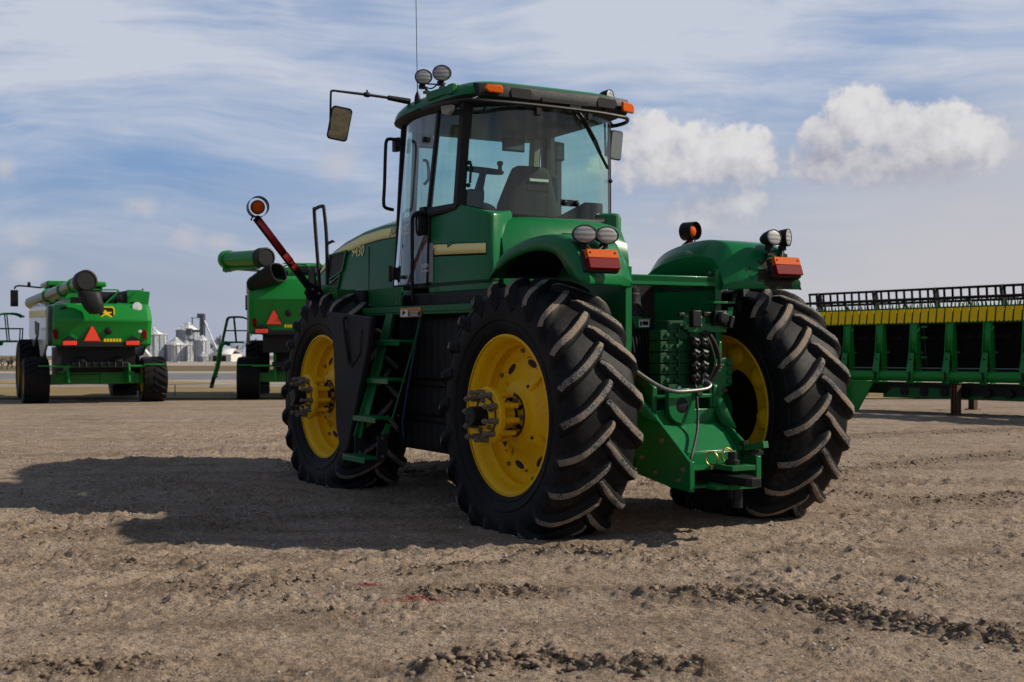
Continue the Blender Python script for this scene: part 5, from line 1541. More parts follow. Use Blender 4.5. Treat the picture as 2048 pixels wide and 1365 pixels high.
M['lattice'] = paint('grey_steel_lattice', (.16, .18, .20), .6, .3, 0, .2, scale=1)
M['white_wall'] = paint('white_siding', (.60, .58, .54), .7, 0, 0, .2, (.35, .32, .28), scale=.6)
M['roof_white'] = paint('white_roof', (.62, .62, .61), .5, .1, 0, .1, scale=.5)
YF = 250.0; K = YF / F_PX
def far(px, py=None): q_ = at(px, YF); return q_
BASE = 729
def fz(py): return (BASE - py) * K
def place_far(o, px, dy=0, Y=YF):
    q_ = at(px, Y + dy, BASE); o.location = (q_.x * (Y + 0) / Y, Y + dy, CAMH - (BASE - HY) / F_PX * Y)
    return o
def bin_(px, hwid, eave, apex, label, mat='galv', dy=0, legs=False):
    e = empty('grain_bin'); place_far(e, px, dy); tag(e, label, 'grain bin', 'grain bins of the far farmstead')
    r = hwid * K; ze, za = fz(eave), fz(apex)
    m_ = MB(); zb = 0 if not legs else ze * .35
    m_.lathe([(r, zb), (r, ze)], ax=(0, 0, 1), n=40)
    for k in range(16):
        a = 2 * math.pi * k / 16; m_.box((r * 1.012 * math.cos(a), r * 1.012 * math.sin(a), (ze + zb) / 2), (.12, .12, ze - zb), (0, 0, a), 1)
    m_.build('wall', [mat, 'galv_dark'], e)
    m_ = MB(); m_.lathe([(r * 1.05, ze - .06), (r * 1.04, ze + .02), (r * .12, za - .15), (r * .12, za), (.001, za + .05)], ax=(0, 0, 1), n=40)
    for k in range(20):
        a = 2 * math.pi * k / 20; m_.bar((r * 1.03 * math.cos(a), r * 1.03 * math.sin(a), ze + .06), (r * .13 * math.cos(a), r * .13 * math.sin(a), za - .1), .10, .08)
    m_.build('roof', 'galv_light', e)
    if legs:
        m_ = MB(); m_.lathe([(r, zb), (r * .15, zb * .35)], ax=(0, 0, 1), n=24)
        for k in range(6):
            a = 2 * math.pi * k / 6; m_.box((r * math.cos(a), r * math.sin(a), zb / 2), (.1, .1, zb))
        m_.build('leg', 'lattice', e)
    return e
bin_(306, 27, 669, 655, 'corrugated steel grain bin beside the rear wheel of the leftmost combine', 'galv')
bin_(352, 19, 690, 675, 'squat pale grain bin with a bright cone roof', 'galv_light')
bin_(374, 13, 691, 678, 'low pale grain bin half hidden by the squat one', 'galv_light', 8)
bin_(376, 25, 659, 642, 'tallest and widest grain bin, behind the squat ones', 'galv', 22)
bin_(404, 15, 681, 671, 'slim shiny grain bin below the elevator tower', 'galv_light')
bin_(406, 9, 711, 702, 'small white hopper tank on legs in front of the slim bin', 'galv_light', -14, True)
e = empty('grain_elevator'); place_far(e, 405, 6); tag(e, 'grey lattice elevator tower with a long white spout above the bins', 'grain elevator')
m_ = MB(); w = 4.2 * K; zt = fz(629)
for x in (-w, w):
    for y in (-w, w): m_.box((x, y, zt / 2), (.14, .14, zt))
nz = 12
for k in range(nz):
    z_, z2 = zt * k / nz, zt * (k + 1) / nz
    for y in (-w, w): m_.bar((-w, y, z_), (w, y, z2), .07, .07); m_.bar((-w, y, z2), (w, y, z2), .07, .07)
    for x in (-w, w): m_.bar((x, -w, z2), (x, w, z_), .07, .07)
m_.build('tower', 'lattice', e)
m_ = MB(); m_.box((0, 0, zt), (w * 2.6, w * 2.4, .5)); m_.box((-w * 1.6, 0, zt - .2), (w * 2, w, .9)); m_.box((0, 0, zt * .5), (.5, .5, zt)); m_.box((-3 * w, 0, zt - .6), (w * 5, .3, .12)); m_.box((-5 * w, 0, zt - 1.2), (.2, .2, 1.4)); m_.build('head_house', 'lattice', e, bevel=.05)
m_ = MB(); m_.tube([(w, 0, fz(641)), (w + 34 * K, -4, fz(698))], .17, 8); m_.build('spout', 'galv_light', e)
m_ = MB(); m_.box((-14 * K, 2, fz(662)), (26 * K, .4, .5)); m_.box((-32 * K, 2, fz(664)), (12 * K, 1.4, 1.4)); m_.box((-14 * K, 2, fz(681)), (40 * K, .3, .4)); m_.build('catwalk', 'lattice', e)
def shed(px0, px1, eave, ridge, label, wall, roofm, gable=False, dy=0, opening=True):
    e = empty('shed'); place_far(e, (px0 + px1) / 2, dy); tag(e, label, 'shed')
    w_ = (px1 - px0) / 2 * K; d_ = 5.0; ze, zr = fz(eave), fz(ridge)
    m_ = MB()
    if gable: m_.prism([(-w_, 0), (w_, 0), (w_, ze), (0, zr), (-w_, ze)], (0, 0, 0), (1, 0, 0), (0, 0, 1), (0, 2 * d_, 0))
    else: m_.box((0, d_, ze / 2), (2 * w_, 2 * d_, ze))
    m_.build('wall', wall, e)
    m_ = MB()
    if gable:
        for sg in (1, -1): m_.add([V((0, -.3, zr + .12)), V((sg * (w_ + .3), -.3, ze - .05)), V((sg * (w_ + .3), 2 * d_ + .3, ze - .05)), V((0, 2 * d_ + .3, zr + .12))], [(0, 1, 2, 3)])
    else:
        m_.add([V((-w_ - .2, -.3, ze + .03)), V((w_ + .2, -.3, ze + .03)), V((w_ + .2 - w_ * .2, d_, zr)), V((-w_ - .2 + w_ * .3, d_, zr))], [(0, 1, 2, 3)]); m_.add([V((-w_ - .2, 2 * d_ + .3, ze)), V((w_ + .2, 2 * d_ + .3, ze)), V((w_ + .2 - w_ * .2, d_, zr)), V((-w_ - .2 + w_ * .3, d_, zr))], [(3, 2, 1, 0)])
    m_.build('roof', roofm, e, solid=.12)
    m_ = MB()
    if opening:
        m_.box((-w_ * .15, -.02, ze * .42), (w_ * 1.3, .10, ze * .84)); m_.build('doorway', 'black', e)
    else:
        m_.box((-w_ * .3, -.02, ze * .3), (w_ * .5, .08, ze * .6)); m_.build('door', paint('tan_door', (.34, .27, .2), .7), e)
    return e
shed(422, 462, 709, 698, 'low machine shed with a pale roof and a dark open front', 'white_wall', 'roof_white')
shed(266, 297, 712, 690, 'small white gabled building seen under the leftmost combine', 'white_wall', 'roof_white', True, -4, False)
# small equipment in the farmstead
e = empty('gravity_wagon'); place_far(e, 386, -30); tag(e, 'orange grain wagon parked by the bins', 'wagon')
m_ = MB(); m_.prism([(-1.0, .8), (1.0, .8), (.6, .25), (-.4, .25)], (0, 0, .15), (1, 0, 0), (0, 0, 1), (0, 1.2, 0)); m_.build('hopper', paint('orange_paint', (.75, .26, .02), .5), e)
m_ = MB()
for x in (-.5, .6):
    for y in (0, 1.2): m_.lathe([(.001, -.08), (.22, -.08), (.22, .08), (.001, .08)], o=(x, y, .22), ax=(0, 1, 0), n=14)
m_.build('wheel', 'rubber_far', e)
e = empty('storage_tank'); place_far(e, 358, -32); tag(e, 'round white storage tank lying by the bins', 'tank')
m_ = MB(); m_.lathe([(.001, -.7), (.3, -.62), (.42, -.4), (.42, .4), (.3, .62), (.001, .7)], o=(0, 0, .46), ax=(1, 0, 0), n=20); m_.build('vessel', 'white', e)
m_ = MB(); m_.box((-.4, 0, .1), (.12, .6, .2)); m_.box((.4, 0, .1), (.12, .6, .2)); m_.build('cradle', 'black', e)
e = empty('seed_tender'); place_far(e, 343, -30); tag(e, 'pale grey grain auger wagon with raised spout left of the white tank', 'wagon')
m_ = MB(); m_.prism([(-1.0, .5), (1.0, .5), (1.1, 1.1), (-1.1, 1.0)], (0, 0, 0), (1, 0, 0), (0, 0, 1), (0, 1.2, 0)); m_.build('body', paint('beige_body', (.42, .39, .34), .6), e)
m_ = MB(); m_.tube([(-.6, .3, .8), (.9, .3, 2.0)], .09, 8); m_.build('spout', 'galv_light', e)
m_ = MB()
for x in (-.6, .6): m_.lathe([(.001, -.09), (.3, -.09), (.3, .09), (.001, .09)], o=(x, 0, .3), ax=(0, 1, 0), n=14)
m_.build('wheel', 'rubber_far', e)

# leafless trees and scrub
M['bark'] = paint('bare_bark', (.075, .06, .048), .9, 0, 0, .3, (.14, .12, .10), 2)
def bare_tree(h, seed, spread=.55, depth=5, tf=.30, rf=.022):
    q = random.Random(seed); tr, br = MB(), MB()
    def grow(p, d, l, r, k):
        e_ = p + d * l
        (tr if k == depth else br).tube([p, p + d * l * .5 + V((q.uniform(-1, 1), q.uniform(-1, 1), 0)) * l * .05, e_], [r, r * .85, r * .68], 5, cap=False)
        if k == 0: return
        for i in range(3 if k > 2 else 3):
            a = q.uniform(0, 2 * math.pi); t = q.uniform(.3, .8) * spread
            nd = (d + V((math.cos(a) * t, math.sin(a) * t, q.uniform(-.05, .25)))).normalized()
            grow(p + d * l * q.uniform(.6, 1.0), nd, l * q.uniform(.60, .80), r * .60, k - 1)
    grow(V((0, 0, -.05)), V((0, 0, 1)), h * tf, h * rf, depth)
    return tr, br
for i, (px, Y, hh, sd) in enumerate(((36, 112, 2.4, 1), (14, 108, 2.2, 2), (52, 116, 2.0, 3), (4, 114, 2.4, 4), (24, 120, 2.8, 5))):
    t_, b_ = bare_tree(hh, sd, 1.3, 6, .17, .034)
    q_ = at(px, Y)
    e = empty('bare_shrub', (q_.x, Y, zg(Y)))
    tag(e, ['leafless brown shrub directly behind the combine ladder, at the left edge', 'leafless brown shrub nearest the left edge of the picture', 'leafless shrub showing between the ladder and wheel of the leftmost combine', 'leafless shrub at the very left edge, behind the front ones', 'tallest leafless shrub behind the combine ladder'][i], 'shrub', 'leafless shrubs behind the leftmost combine')
    t_.build('trunk', 'bark', e, recalc=False); b_.build('crown', 'bark', e, recalc=False)
protos = []
for i, (px, hh) in enumerate(((430, 7), (447, 9), (466, 8), (418, 6), (482, 7), (300, 6.5), (500, 8), (515, 7))):
    Yt = 330 + (i % 3) * 14
    if i < 2:
        t_, b_ = bare_tree(hh, 20 + i, .9, 5); e = empty('bare_tree'); t_.build('trunk', 'bark', e, recalc=False); b_.build('crown', 'bark', e, recalc=False); protos.append(e)
    else: e = copy_tree(protos[i % 2]); e.scale = (hh / 8,) * 3; e.rotation_euler = (0, 0, i * 1.7)
    q_ = at(px, Yt, 722); e.location = q_
    tag(e, 'leafless tree on the horizon beyond the far farmstead', 'tree', 'leafless trees on the horizon')

# chain-link fence along the yard
fence = empty('chain_link_fence', (0, 0, 0)); tag(fence, 'low wire mesh fence on thin posts along the back edge of the yard', 'fence')
YFN = 37.9; zf = zg(YFN); xs = [(px - 1024) / F_PX * YFN for px in range(-280, 2400, 126)]
for x in xs:
    m_ = MB(); m_.tube([(x, YFN, zf), (x, YFN, zf + .40)], .016, 6); m_.build('post', 'steel', fence)
m_ = MB()
for z_ in (.05, .38): m_.tube([(xs[0], YFN, zf + z_), (xs[-1], YFN, zf + z_)], .004, 4)
x = xs[0]
while x < xs[-1] - .3:
    m_.tube([(x, YFN, zf + .05), (x + .33, YFN, zf + .38)], .0022, 3, cap=False); m_.tube([(x + .33, YFN + .004, zf + .05), (x, YFN + .004, zf + .38)], .0022, 3, cap=False); x += .055
m_.build('wire_mesh', 'steel', fence, recalc=False)

# ================================================================== GROUND
npr = np.random.RandomState(11)
TAB = npr.rand(256, 256)
def vnoise(x, y, ox=0, oy=0):
    xi = np.floor(x).astype(int); yi = np.floor(y).astype(int); fx = x - xi; fy = y - yi
    fx = fx * fx * (3 - 2 * fx); fy = fy * fy * (3 - 2 * fy)
    a = TAB[(xi + ox) % 256, (yi + oy) % 256]; b = TAB[(xi + 1 + ox) % 256, (yi + oy) % 256]
    c = TAB[(xi + ox) % 256, (yi + 1 + oy) % 256]; d = TAB[(xi + 1 + ox) % 256, (yi + 1 + oy) % 256]
    return (a * (1 - fx) + b * fx) * (1 - fy) + (c * (1 - fx) + d * fx) * fy
def fbm(x, y, f, o=4, g=.5, s=0):
    t = 0; a = 1.0; n = 0
    for k in range(o):
        t = t + a * vnoise(x * f, y * f, 17 * k + s, 31 * k + s * 3); n += a; a *= g; f *= 2.03
    return t / n
def gp(px, py):
    Y = CAMH * F_PX / (py - HY); return ((px - 1024) / F_PX * Y, Y)
RIDGES = [([(1330, 1195), (1500, 1207), (1640, 1222), (1760, 1240), (1880, 1268), (2060, 1292)], .16, .075),
          ([(1560, 1195), (1700, 1205)], .10, .04), ([(860, 1345), (960, 1325), (1090, 1322), (1220, 1335), (1400, 1350)], .13, .075),
          ([(1060, 1108), (1140, 1102), (1225, 1108)], .14, .05), ([(825, 1142), (930, 1134), (1040, 1126)], .12, .045), ([(850, 1192), (960, 1186), (1110, 1190)], .14, .05),
          ([(60, 1330), (200, 1336), (330, 1330)], .10, .04), ([(60, 1360), (240, 1352)], .10, .05), ([(430, 1060), (600, 1040), (760, 1030)], .16, .03), ([(80, 1075), (280, 1062), (430, 1045)], .2, .03),
          ([(1560, 960), (1800, 930), (2048, 905)], .25, .03), ([(1430, 1020), (1640, 985), (1990, 1010)], .2, .025), ([(1830, 1010), (2048, 990)], .2, .04), ([(350, 1170), (520, 1180), (640, 1160)], .12, .03), ([(240, 1130), (420, 1150)], .1, .025),
          ([(1000, 1040), (1200, 1050), (1330, 1010)], .3, .03), ([(620, 1230), (700, 1240)], .1, .03), ([(430, 1190), (560, 1200)], .08, .025), ([(1650, 870), (2048, 850)], .4, .03), ([(1300, 1130), (1420, 1120)], .1, .02)]
RIDGES = [([gp(*p) for p in pts], w, h) for pts, w, h in RIDGES]
def ridge_field(X, Y):
    out = np.zeros_like(X)
    for pts, w, h in RIDGES:
        d = np.full_like(X, 1e9)
        for (ax, ay), (bx, by) in zip(pts, pts[1:]):
            L2 = (bx - ax) ** 2 + (by - ay) ** 2
            t = np.clip(((X - ax) * (bx - ax) + (Y - ay) * (by - ay)) / L2, 0, 1)
            d = np.minimum(d, np.hypot(X - ax - t * (bx - ax), Y - ay - t * (by - ay)))
        wob = .6 + .9 * vnoise(X * 3.1, Y * 3.1, 5, 9)
        out = np.maximum(out, .82 * h * np.exp(-(d / (w * wob)) ** 2))
    return out
def ground_h(X, Y):
    fade = np.clip((34 - Y) / 12, 0, 1) * np.clip((34 - np.abs(X)) / 10, 0, 1)
    base = -np.maximum(0, Y - Y0) * SLOPE
    big = (fbm(X, Y, .35, 3, .5, 2) - .5) * .05
    # tracks running from right to left behind the tractor
    c, s = math.cos(R(22)), math.sin(R(22)); Us = X * c + Y * s; Vs = -X * s + Y * c
    tracks = (fbm(Us * .30, Vs * 3.4, 1.0, 4, .55, 40) - .5) * .060
    clod = fbm(X, Y, 8, 5, .68, 7); clod = np.clip((clod - .53) * 3.8, 0, .5) * .046
    grit = np.clip((fbm(X, Y, 20, 3, .65, 91) - .52) * 4, 0, .7) * .022
    flake = np.clip((fbm(Us * .55, Vs, 13, 3, .6, 131) - .55) * 6, 0, .8) * .026
    patch = np.clip((fbm(X, Y, 1.3, 4, .55, 23) - .45) * 4.2, 0, 1)
    fine = (fbm(X, Y, 30, 3, .65, 3) - .5) * .020
    rf = ridge_field(X, Y)
    rc = .10 + 2.4 * np.clip(fbm(X, Y, 8, 4, .7, 60) - .38, 0, .3) + 2.2 * np.clip(fbm(X, Y, 22, 3, .65, 64) - .42, 0, .25)
    crack = np.clip(np.abs(fbm(X, Y, 3.1, 4, .6, 33) - .5) * 26, 0, 1) - 1
    lug = 0
    for v0, hw_ in ((8.24, .30), (9.0, .28), (10.5, .30), (5.32, .26)):
        dv = Vs - v0 - .10 * np.sin(Us * .9); ph = (Us + np.abs(dv) * 1.0) / .27 + (dv > 0) * .5
        bar = np.clip(.5 + 2.2 * (np.abs((ph % 1) - .5) - .25), 0, 1)
        lug = lug + (bar - .5) * .034 * np.clip((hw_ - np.abs(dv)) / .06, 0, 1) * np.clip((fbm(X, Y, .8, 3, .6, 150) - .44) * 7, 0, 1)
    h = lug + big * .6 + tracks + (clod + grit * .8) * (.22 + .78 * patch) + grit * .35 + flake * (.45 + .55 * patch) + fine + rf * rc + crack * .012 * (.3 + .7 * patch)
    # stay level under the tyres
    tyre = np.zeros_like(X)
    for lx in (0, WB):
        for ly in (TRK, -TRK):
            wp = Matrix.Rotation(math.pi / 2 + TH, 3, 'Z') @ V((lx, ly, 0)) + troot
            d = np.hypot(X - wp.x, Y - wp.y); tyre = np.maximum(tyre, np.clip((.95 - d) / .45, 0, 1))
    return base + h * fade * (1 - tyre * .85)
def axis_pts(lo, hi, fine_lo, fine_hi, step, g):
    a = list(np.arange(fine_lo, fine_hi, step)); s = step; v = fine_hi
    while v < hi: a.append(v); s *= g; v += s
    a.append(hi); s = step; v = fine_lo; b = []
    while v > lo: s *= g; v -= s; b.append(v)
    return np.array(sorted(set(b + a)))
gx = axis_pts(-2600, 2600, -3.6, 3.6, .016, 1.018)
ys = [1.0]; 
while ys[-1] < 3000:
    y_ = ys[-1]; ys.append(y_ + (.10 if y_ < 4.6 else max(.012, .0016 * y_ * (y_ / 6.0) ** .8) if y_ < 30 else max(.1, .02 * y_)))
gy = np.array([-400., -60, -15, -4, -1, .2] + ys)
GX, GY = np.meshgrid(gx, gy)
GZ = ground_h(GX, GY)
nx_, ny_ = len(gx), len(gy)
print('ground', nx_, ny_)
me = bpy.data.meshes.new('ground')
co = np.stack([GX.ravel(), GY.ravel(), GZ.ravel()], 1)
idx = np.arange(nx_ * ny_).reshape(ny_, nx_)
quads = np.stack([idx[:-1, :-1].ravel(), idx[:-1, 1:].ravel(), idx[1:, 1:].ravel(), idx[1:, :-1].ravel()], 1)
me.vertices.add(len(co)); me.vertices.foreach_set('co', co.ravel())
me.loops.add(quads.size); me.loops.foreach_set('vertex_index', quads.ravel())
me.polygons.add(len(quads)); me.polygons.foreach_set('loop_start', np.arange(0, quads.size, 4)); me.polygons.foreach_set('loop_total', np.full(len(quads), 4))
me.update(calc_edges=True); me.validate()
at_ = me.attributes.new('turned', 'FLOAT', 'POINT'); at_.data.foreach_set('value', np.clip(ridge_field(GX, GY) / .040, 0, 1).ravel())
me.polygons.foreach_set('use_smooth', np.ones(len(quads), bool))
ground = bpy.data.objects.new('dirt_ground', me); COL.objects.link(ground); tag(ground, kind='structure')

def dirt_mat():
    m, nt, b = new_mat('dry_mud_and_gravel')
    pos = nt.nodes.new('ShaderNodeNewGeometry').outputs['Position']
    n0 = noise(nt, pos, .55, 5, .6); n1 = noise(nt, pos, 3.2, 6, .62, .4); n2 = noise(nt, pos, 34, 6, .68); n3 = noise(nt, pos, 120, 3, .7)
    c = mixc(nt, ramp(nt, n1, [(.32, 0), (.66, 1)]), (.244, .180, .124), (.405, .312, .230))
    c = mixc(nt, ramp(nt, n0, [(.38, 0), (.62, .55)]), c, (.445, .352, .268))
    c = mixc(nt, ramp(nt, n2, [(.36, .65), (.52, 0)]), c, (.085, .058, .040))
    mpt = N(nt, 'ShaderNodeMapping'); mpt.inputs['Rotation'].default_value = (0, 0, R(-22)); mpt.inputs['Scale'].default_value = (.22, 1.9, 1); nt.links.new(pos, mpt.inputs[0])
    damp = noise(nt, mpt.outputs[0], 1.0, 7, .62, .3)
    c = mixc(nt, ramp(nt, damp, [(.34, .55), (.50, 0)]), c, (.13, .096, .068))
    at_ = N(nt, 'ShaderNodeAttribute'); at_.attribute_name = 'turned'
    c = mixc(nt, math_n(nt, 'MULTIPLY', at_.outputs['Fac'], math_n(nt, 'MULTIPLY_ADD', n2, 1.2, .1), None, True), c, (.155, .112, .078))
    n4 = noise(nt, pos, 75, 5, .78)
    c = mixc(nt, 1.0, c, ramp(nt, n4, [(.36, (.50, .47, .45)), (.50, (.95, .95, .95)), (.62, (1.22, 1.22, 1.22))]), 'MULTIPLY')
    # gravel flecks
    v = N(nt, 'ShaderNodeTexVoronoi'); v.inputs['Scale'].default_value = 42; nt.links.new(pos, v.inputs['Vector'])
    vc = N(nt, 'ShaderNodeSeparateColor'); nt.links.new(v.outputs['Color'], vc.inputs[0])
    dens = math_n(nt, 'MULTIPLY_ADD', n1, .32, .52)
    pick = math_n(nt, 'GREATER_THAN', vc.outputs[0], math_n(nt, 'SUBTRACT', 1.50, dens))
    near = math_n(nt, 'LESS_THAN', v.outputs['Distance'], .36)
    peb = math_n(nt, 'MULTIPLY', pick, near)
    pc = mixc(nt, vc.outputs[1], (.20, .18, .16), (.42, .40, .37))
    c = mixc(nt, math_n(nt, 'MULTIPLY', peb, .8), c, pc)
    # damp darker strips and a spilled-fluid stain, both with a shape of their own
    sep = N(nt, 'ShaderNodeSeparateXYZ'); nt.links.new(pos, sep.inputs[0])
    def spot(x, y, rx, ry, amp):
        dx = math_n(nt, 'MULTIPLY', math_n(nt, 'SUBTRACT', sep.outputs[0], x), 1 / rx); dy = math_n(nt, 'MULTIPLY', math_n(nt, 'SUBTRACT', sep.outputs[1], y), 1 / ry)
        d = math_n(nt, 'SQRT', math_n(nt, 'ADD', math_n(nt, 'MULTIPLY', dx, dx), math_n(nt, 'MULTIPLY', dy, dy)))
        f = math_n(nt, 'SUBTRACT', 1.0, math_n(nt, 'ADD', d, math_n(nt, 'MULTIPLY_ADD', n2, 2.6, -1.3)))
        return math_n(nt, 'MULTIPLY', f, amp, clamp=True)
    st = None
    for (px, py, rx, ry, amp) in ((735, 1171, .09, .07, 1.3), (845, 1203, .20, .075, 1.2), (790, 1207, .12, .06, .7), (900, 1207, .12, .04, .6), (1115, 1210, .05, .05, .5), (870, 1178, .10, .04, .35)):
        x, y = gp(px, py); f = spot(x, y, rx, ry, amp); st = f if st is None else math_n(nt, 'MAXIMUM', st, f)
    c = mixc(nt, math_n(nt, 'MULTIPLY', st, .92), c, (.20, .012, .014))
    x, y = gp(45, 912); f = spot(x, y, .45, .08, .7); c = mixc(nt, f, c, (.12, .34, .20))
    nt.links.new(c, b.inputs['Base Color'])
    b.inputs['Specular IOR Level'].default_value = .15
    nt.links.new(math_n(nt, 'MULTIPLY_ADD', st, -.55, .95), b.inputs['Roughness'])
    hgt = math_n(nt, 'ADD', math_n(nt, 'MULTIPLY', n2, .6), math_n(nt, 'MULTIPLY', n3, .35))
    hgt = math_n(nt, 'ADD', hgt, math_n(nt, 'MULTIPLY', peb, .18))
    bn = N(nt, 'ShaderNodeBump'); bn.inputs['Strength'].default_value = 1.0; bn.inputs['Distance'].default_value = .030
    nt.links.new(hgt, bn.inputs['Height']); nt.links.new(bn.outputs[0], b.inputs['Normal'])
    return m
ground.data.materials.append(dirt_mat())

# loose stones and clods
def ico():
    bm = bmesh.new(); bmesh.ops.create_icosphere(bm, subdivisions=1, radius=1)
    v = np.array([p.co[:] for p in bm.verts]); f = np.array([[q.index for q in t.verts] for t in bm.faces]); bm.free(); return v, f
IV, IF = ico()
bm_ = bmesh.new(); bmesh.ops.create_icosphere(bm_, subdivisions=2, radius=1)
IV2 = np.array([p.co[:] for p in bm_.verts]); IF2 = np.array([[q.index for q in t.verts] for t in bm_.faces]); bm_.free()
def scatter(name, P, S, flat, jit, mat, base=(IV, IF), sink=.35):
    iv, if_ = base; n = len(P); k = len(iv)
    ang = npr.rand(n) * 6.283; ca, sa = np.cos(ang), np.sin(ang)
    v = iv[None] * (1 + jit * (npr.rand(n, k, 1) - .5) * 2)
    sc = np.stack([np.ones(n), .6 + .4 * npr.rand(n), flat * (.6 + .6 * npr.rand(n))], 1)
    v = v * sc[:, None, :] * S[:, None, None]
    x = v[..., 0] * ca[:, None] - v[..., 1] * sa[:, None]; y = v[..., 0] * sa[:, None] + v[..., 1] * ca[:, None]
    z = v[..., 2] + (S * flat * (.6 - sink))[:, None]
    V_ = np.stack([x + P[:, 0:1], y + P[:, 1:2], z + P[:, 2:3]], 2).reshape(-1, 3)
    F_ = (if_[None] + (np.arange(n) * k)[:, None, None]).reshape(-1, 3)
    me = bpy.data.meshes.new(name); me.vertices.add(len(V_)); me.vertices.foreach_set('co', V_.ravel())
    me.loops.add(F_.size); me.loops.foreach_set('vertex_index', F_.ravel()); me.polygons.add(len(F_))
    me.polygons.foreach_set('loop_start', np.arange(0, F_.size, 3)); me.polygons.foreach_set('loop_total', np.full(len(F_), 3))
    me.update(calc_edges=True); me.materials.append(mat)
    o = bpy.data.objects.new(name, me); COL.objects.link(o); return o
def stone_mat(name, a, b_, sc=30):
    m, nt, b = new_mat(name)
    pos = nt.nodes.new('ShaderNodeNewGeometry').outputs['Position']
    rn = nt.nodes.new('ShaderNodeNewGeometry').outputs['Random Per Island']
    c = mixc(nt, rn, a, b_); n1 = noise(nt, pos, sc * 4, 4)
    c = mixc(nt, ramp(nt, n1, [(.35, .45), (.6, 0)]), c, (.17, .125, .09))
    nt.links.new(c, b.inputs['Base Color']); b.inputs['Roughness'].default_value = .9; b.inputs['Specular IOR Level'].default_value = .2
    bn = N(nt, 'ShaderNodeBump'); bn.inputs['Strength'].default_value = .6; bn.inputs['Distance'].default_value = .01
    nt.links.new(noise(nt, pos, sc * 6, 4), bn.inputs['Height']); nt.links.new(bn.outputs[0], b.inputs['Normal'])
    return m
n = 15000
Yr = 4.9 + 17 * npr.rand(n) ** 1.6; Xr = (npr.rand(n) * 2 - 1) * (Yr * .48 + .8)
keep = fbm(Xr, Yr, .9, 3, .5, 77) + .25 * npr.rand(n) > .60
Xr, Yr = Xr[keep], Yr[keep]
S = .0035 + .010 * npr.rand(len(Xr)) ** 3 * (1 + .06 * Yr)
P = np.stack([Xr, Yr, ground_h(Xr, Yr)], 1)
o = scatter('gravel', P, S, .55, .30, stone_mat('gravel_stone', (.25, .23, .21), (.50, .48, .45)), sink=.5); tag(o, 'pale gravel stones scattered over the dirt yard', 'gravel', kind='stuff')
pts_, ss_ = [], []
for rp, w, h in RIDGES:
    L = sum(math.hypot(b[0] - a[0], b[1] - a[1]) for a, b in zip(rp, rp[1:])); kn = int(L * 520 * (h / .05))
    for _ in range(kn):
        i = npr.randint(0, len(rp) - 1); t = npr.rand(); a, b = rp[i], rp[i + 1]
        pts_.append((a[0] + (b[0] - a[0]) * t + npr.randn() * w * .55, a[1] + (b[1] - a[1]) * t + npr.randn() * w * .6)); ss_.append((.0035 + .017 * npr.rand() ** 5) * (.6 + h / .09))
n = 9000
Yr = 5 + 14 * npr.rand(n) ** 1.5; Xr = (npr.rand(n) * 2 - 1) * (Yr * .48 + .8); k_ = fbm(Xr, Yr, 1.1, 3, .5, 23) > .47
for x, y in zip(Xr[k_], Yr[k_]): pts_.append((x, y)); ss_.append(.003 + .012 * npr.rand() ** 4)
A = np.array(pts_); S = np.array(ss_); P = np.stack([A[:, 0], A[:, 1], ground_h(A[:, 0], A[:, 1])], 1)
o = scatter('mud_clods', P, S, .55, .50, stone_mat('mud_clod', (.18, .132, .092), (.31, .238, .172)), (IV2, IF2), .5); tag(o, 'clods of churned mud lying along the tyre tracks', 'mud clods', kind='stuff')

# verge, road and farmyard beyond the fence
def strip_mat(name, a, b_, sc=2.0, sc2=20):
    m, nt, b = new_mat(name)
    pos = nt.nodes.new('ShaderNodeNewGeometry').outputs['Position']
    n1 = noise(nt, pos, sc * .1, 5); n2 = noise(nt, pos, sc2 * .1, 6, .7)
    c = mixc(nt, ramp(nt, n1, [(.35, 0), (.65, 1)]), a, b_); c = mixc(nt, ramp(nt, n2, [(.3, .5), (.6, 0)]), c, tuple(x * .55 for x in a))
    nt.links.new(c, b.inputs['Base Color']); b.inputs['Roughness'].default_value = .95; b.inputs['Specular IOR Level'].default_value = .1
    return m
def sheet(name, outline, mat, lift=.012):
    m_ = MB(); m_.add([V((x, y, zg(y) + lift)) for x, y in outline], [tuple(range(len(outline)))])
    o = m_.build(name, mat, None, recalc=False); tag(o, kind='structure'); return o
dry = strip_mat('dry_grass', (.26, .19, .085), (.33, .25, .12), 3, 60); dark = strip_mat('dark_dry_grass', (.13, .10, .055), (.19, .145, .075), 2, 40)
asph = strip_mat('worn_asphalt', (.17, .17, .18), (.22, .22, .225), .6, 8); gravl = strip_mat('pale_gravel', (.34, .29, .23), (.42, .37, .31), .8, 30)
W = 900
sheet('grass_verge', [(-W, 36.6), (W, 36.6), (W, 50), (-W, 50)], dry, .03)
sheet('gravel_lane', [(-W, 50), (W, 50), (W, 64), (-W, 64)], gravl, .03)
sheet('road', [(-W, 64), (W, 64), (W, 88), (-W, 88)], asph, .03)
isl = [at(px, Y_) for px, Y_ in ((-400, 57), (330, 53.5), (430, 55), (420, 58.5), (330, 61.5), (-400, 63))]
sheet('grass_island', [(p.x, p.y) for p in isl], dry, .045)
sheet('road_shoulder', [(-W, 88), (W, 88), (W, 98), (-W, 98)], gravl, .03)
sheet('grass_bank', [(-W, 98), (W, 98), (W, 150), (-W, 150)], dark, .03)
sheet('farmyard', [(-W, 150), (W, 150), (W, 330), (-W, 330)], gravl, .03)
sheet('far_field', [(-2500, 330), (2500, 330), (2500, 2900), (-2500, 2900)], dark, .03)

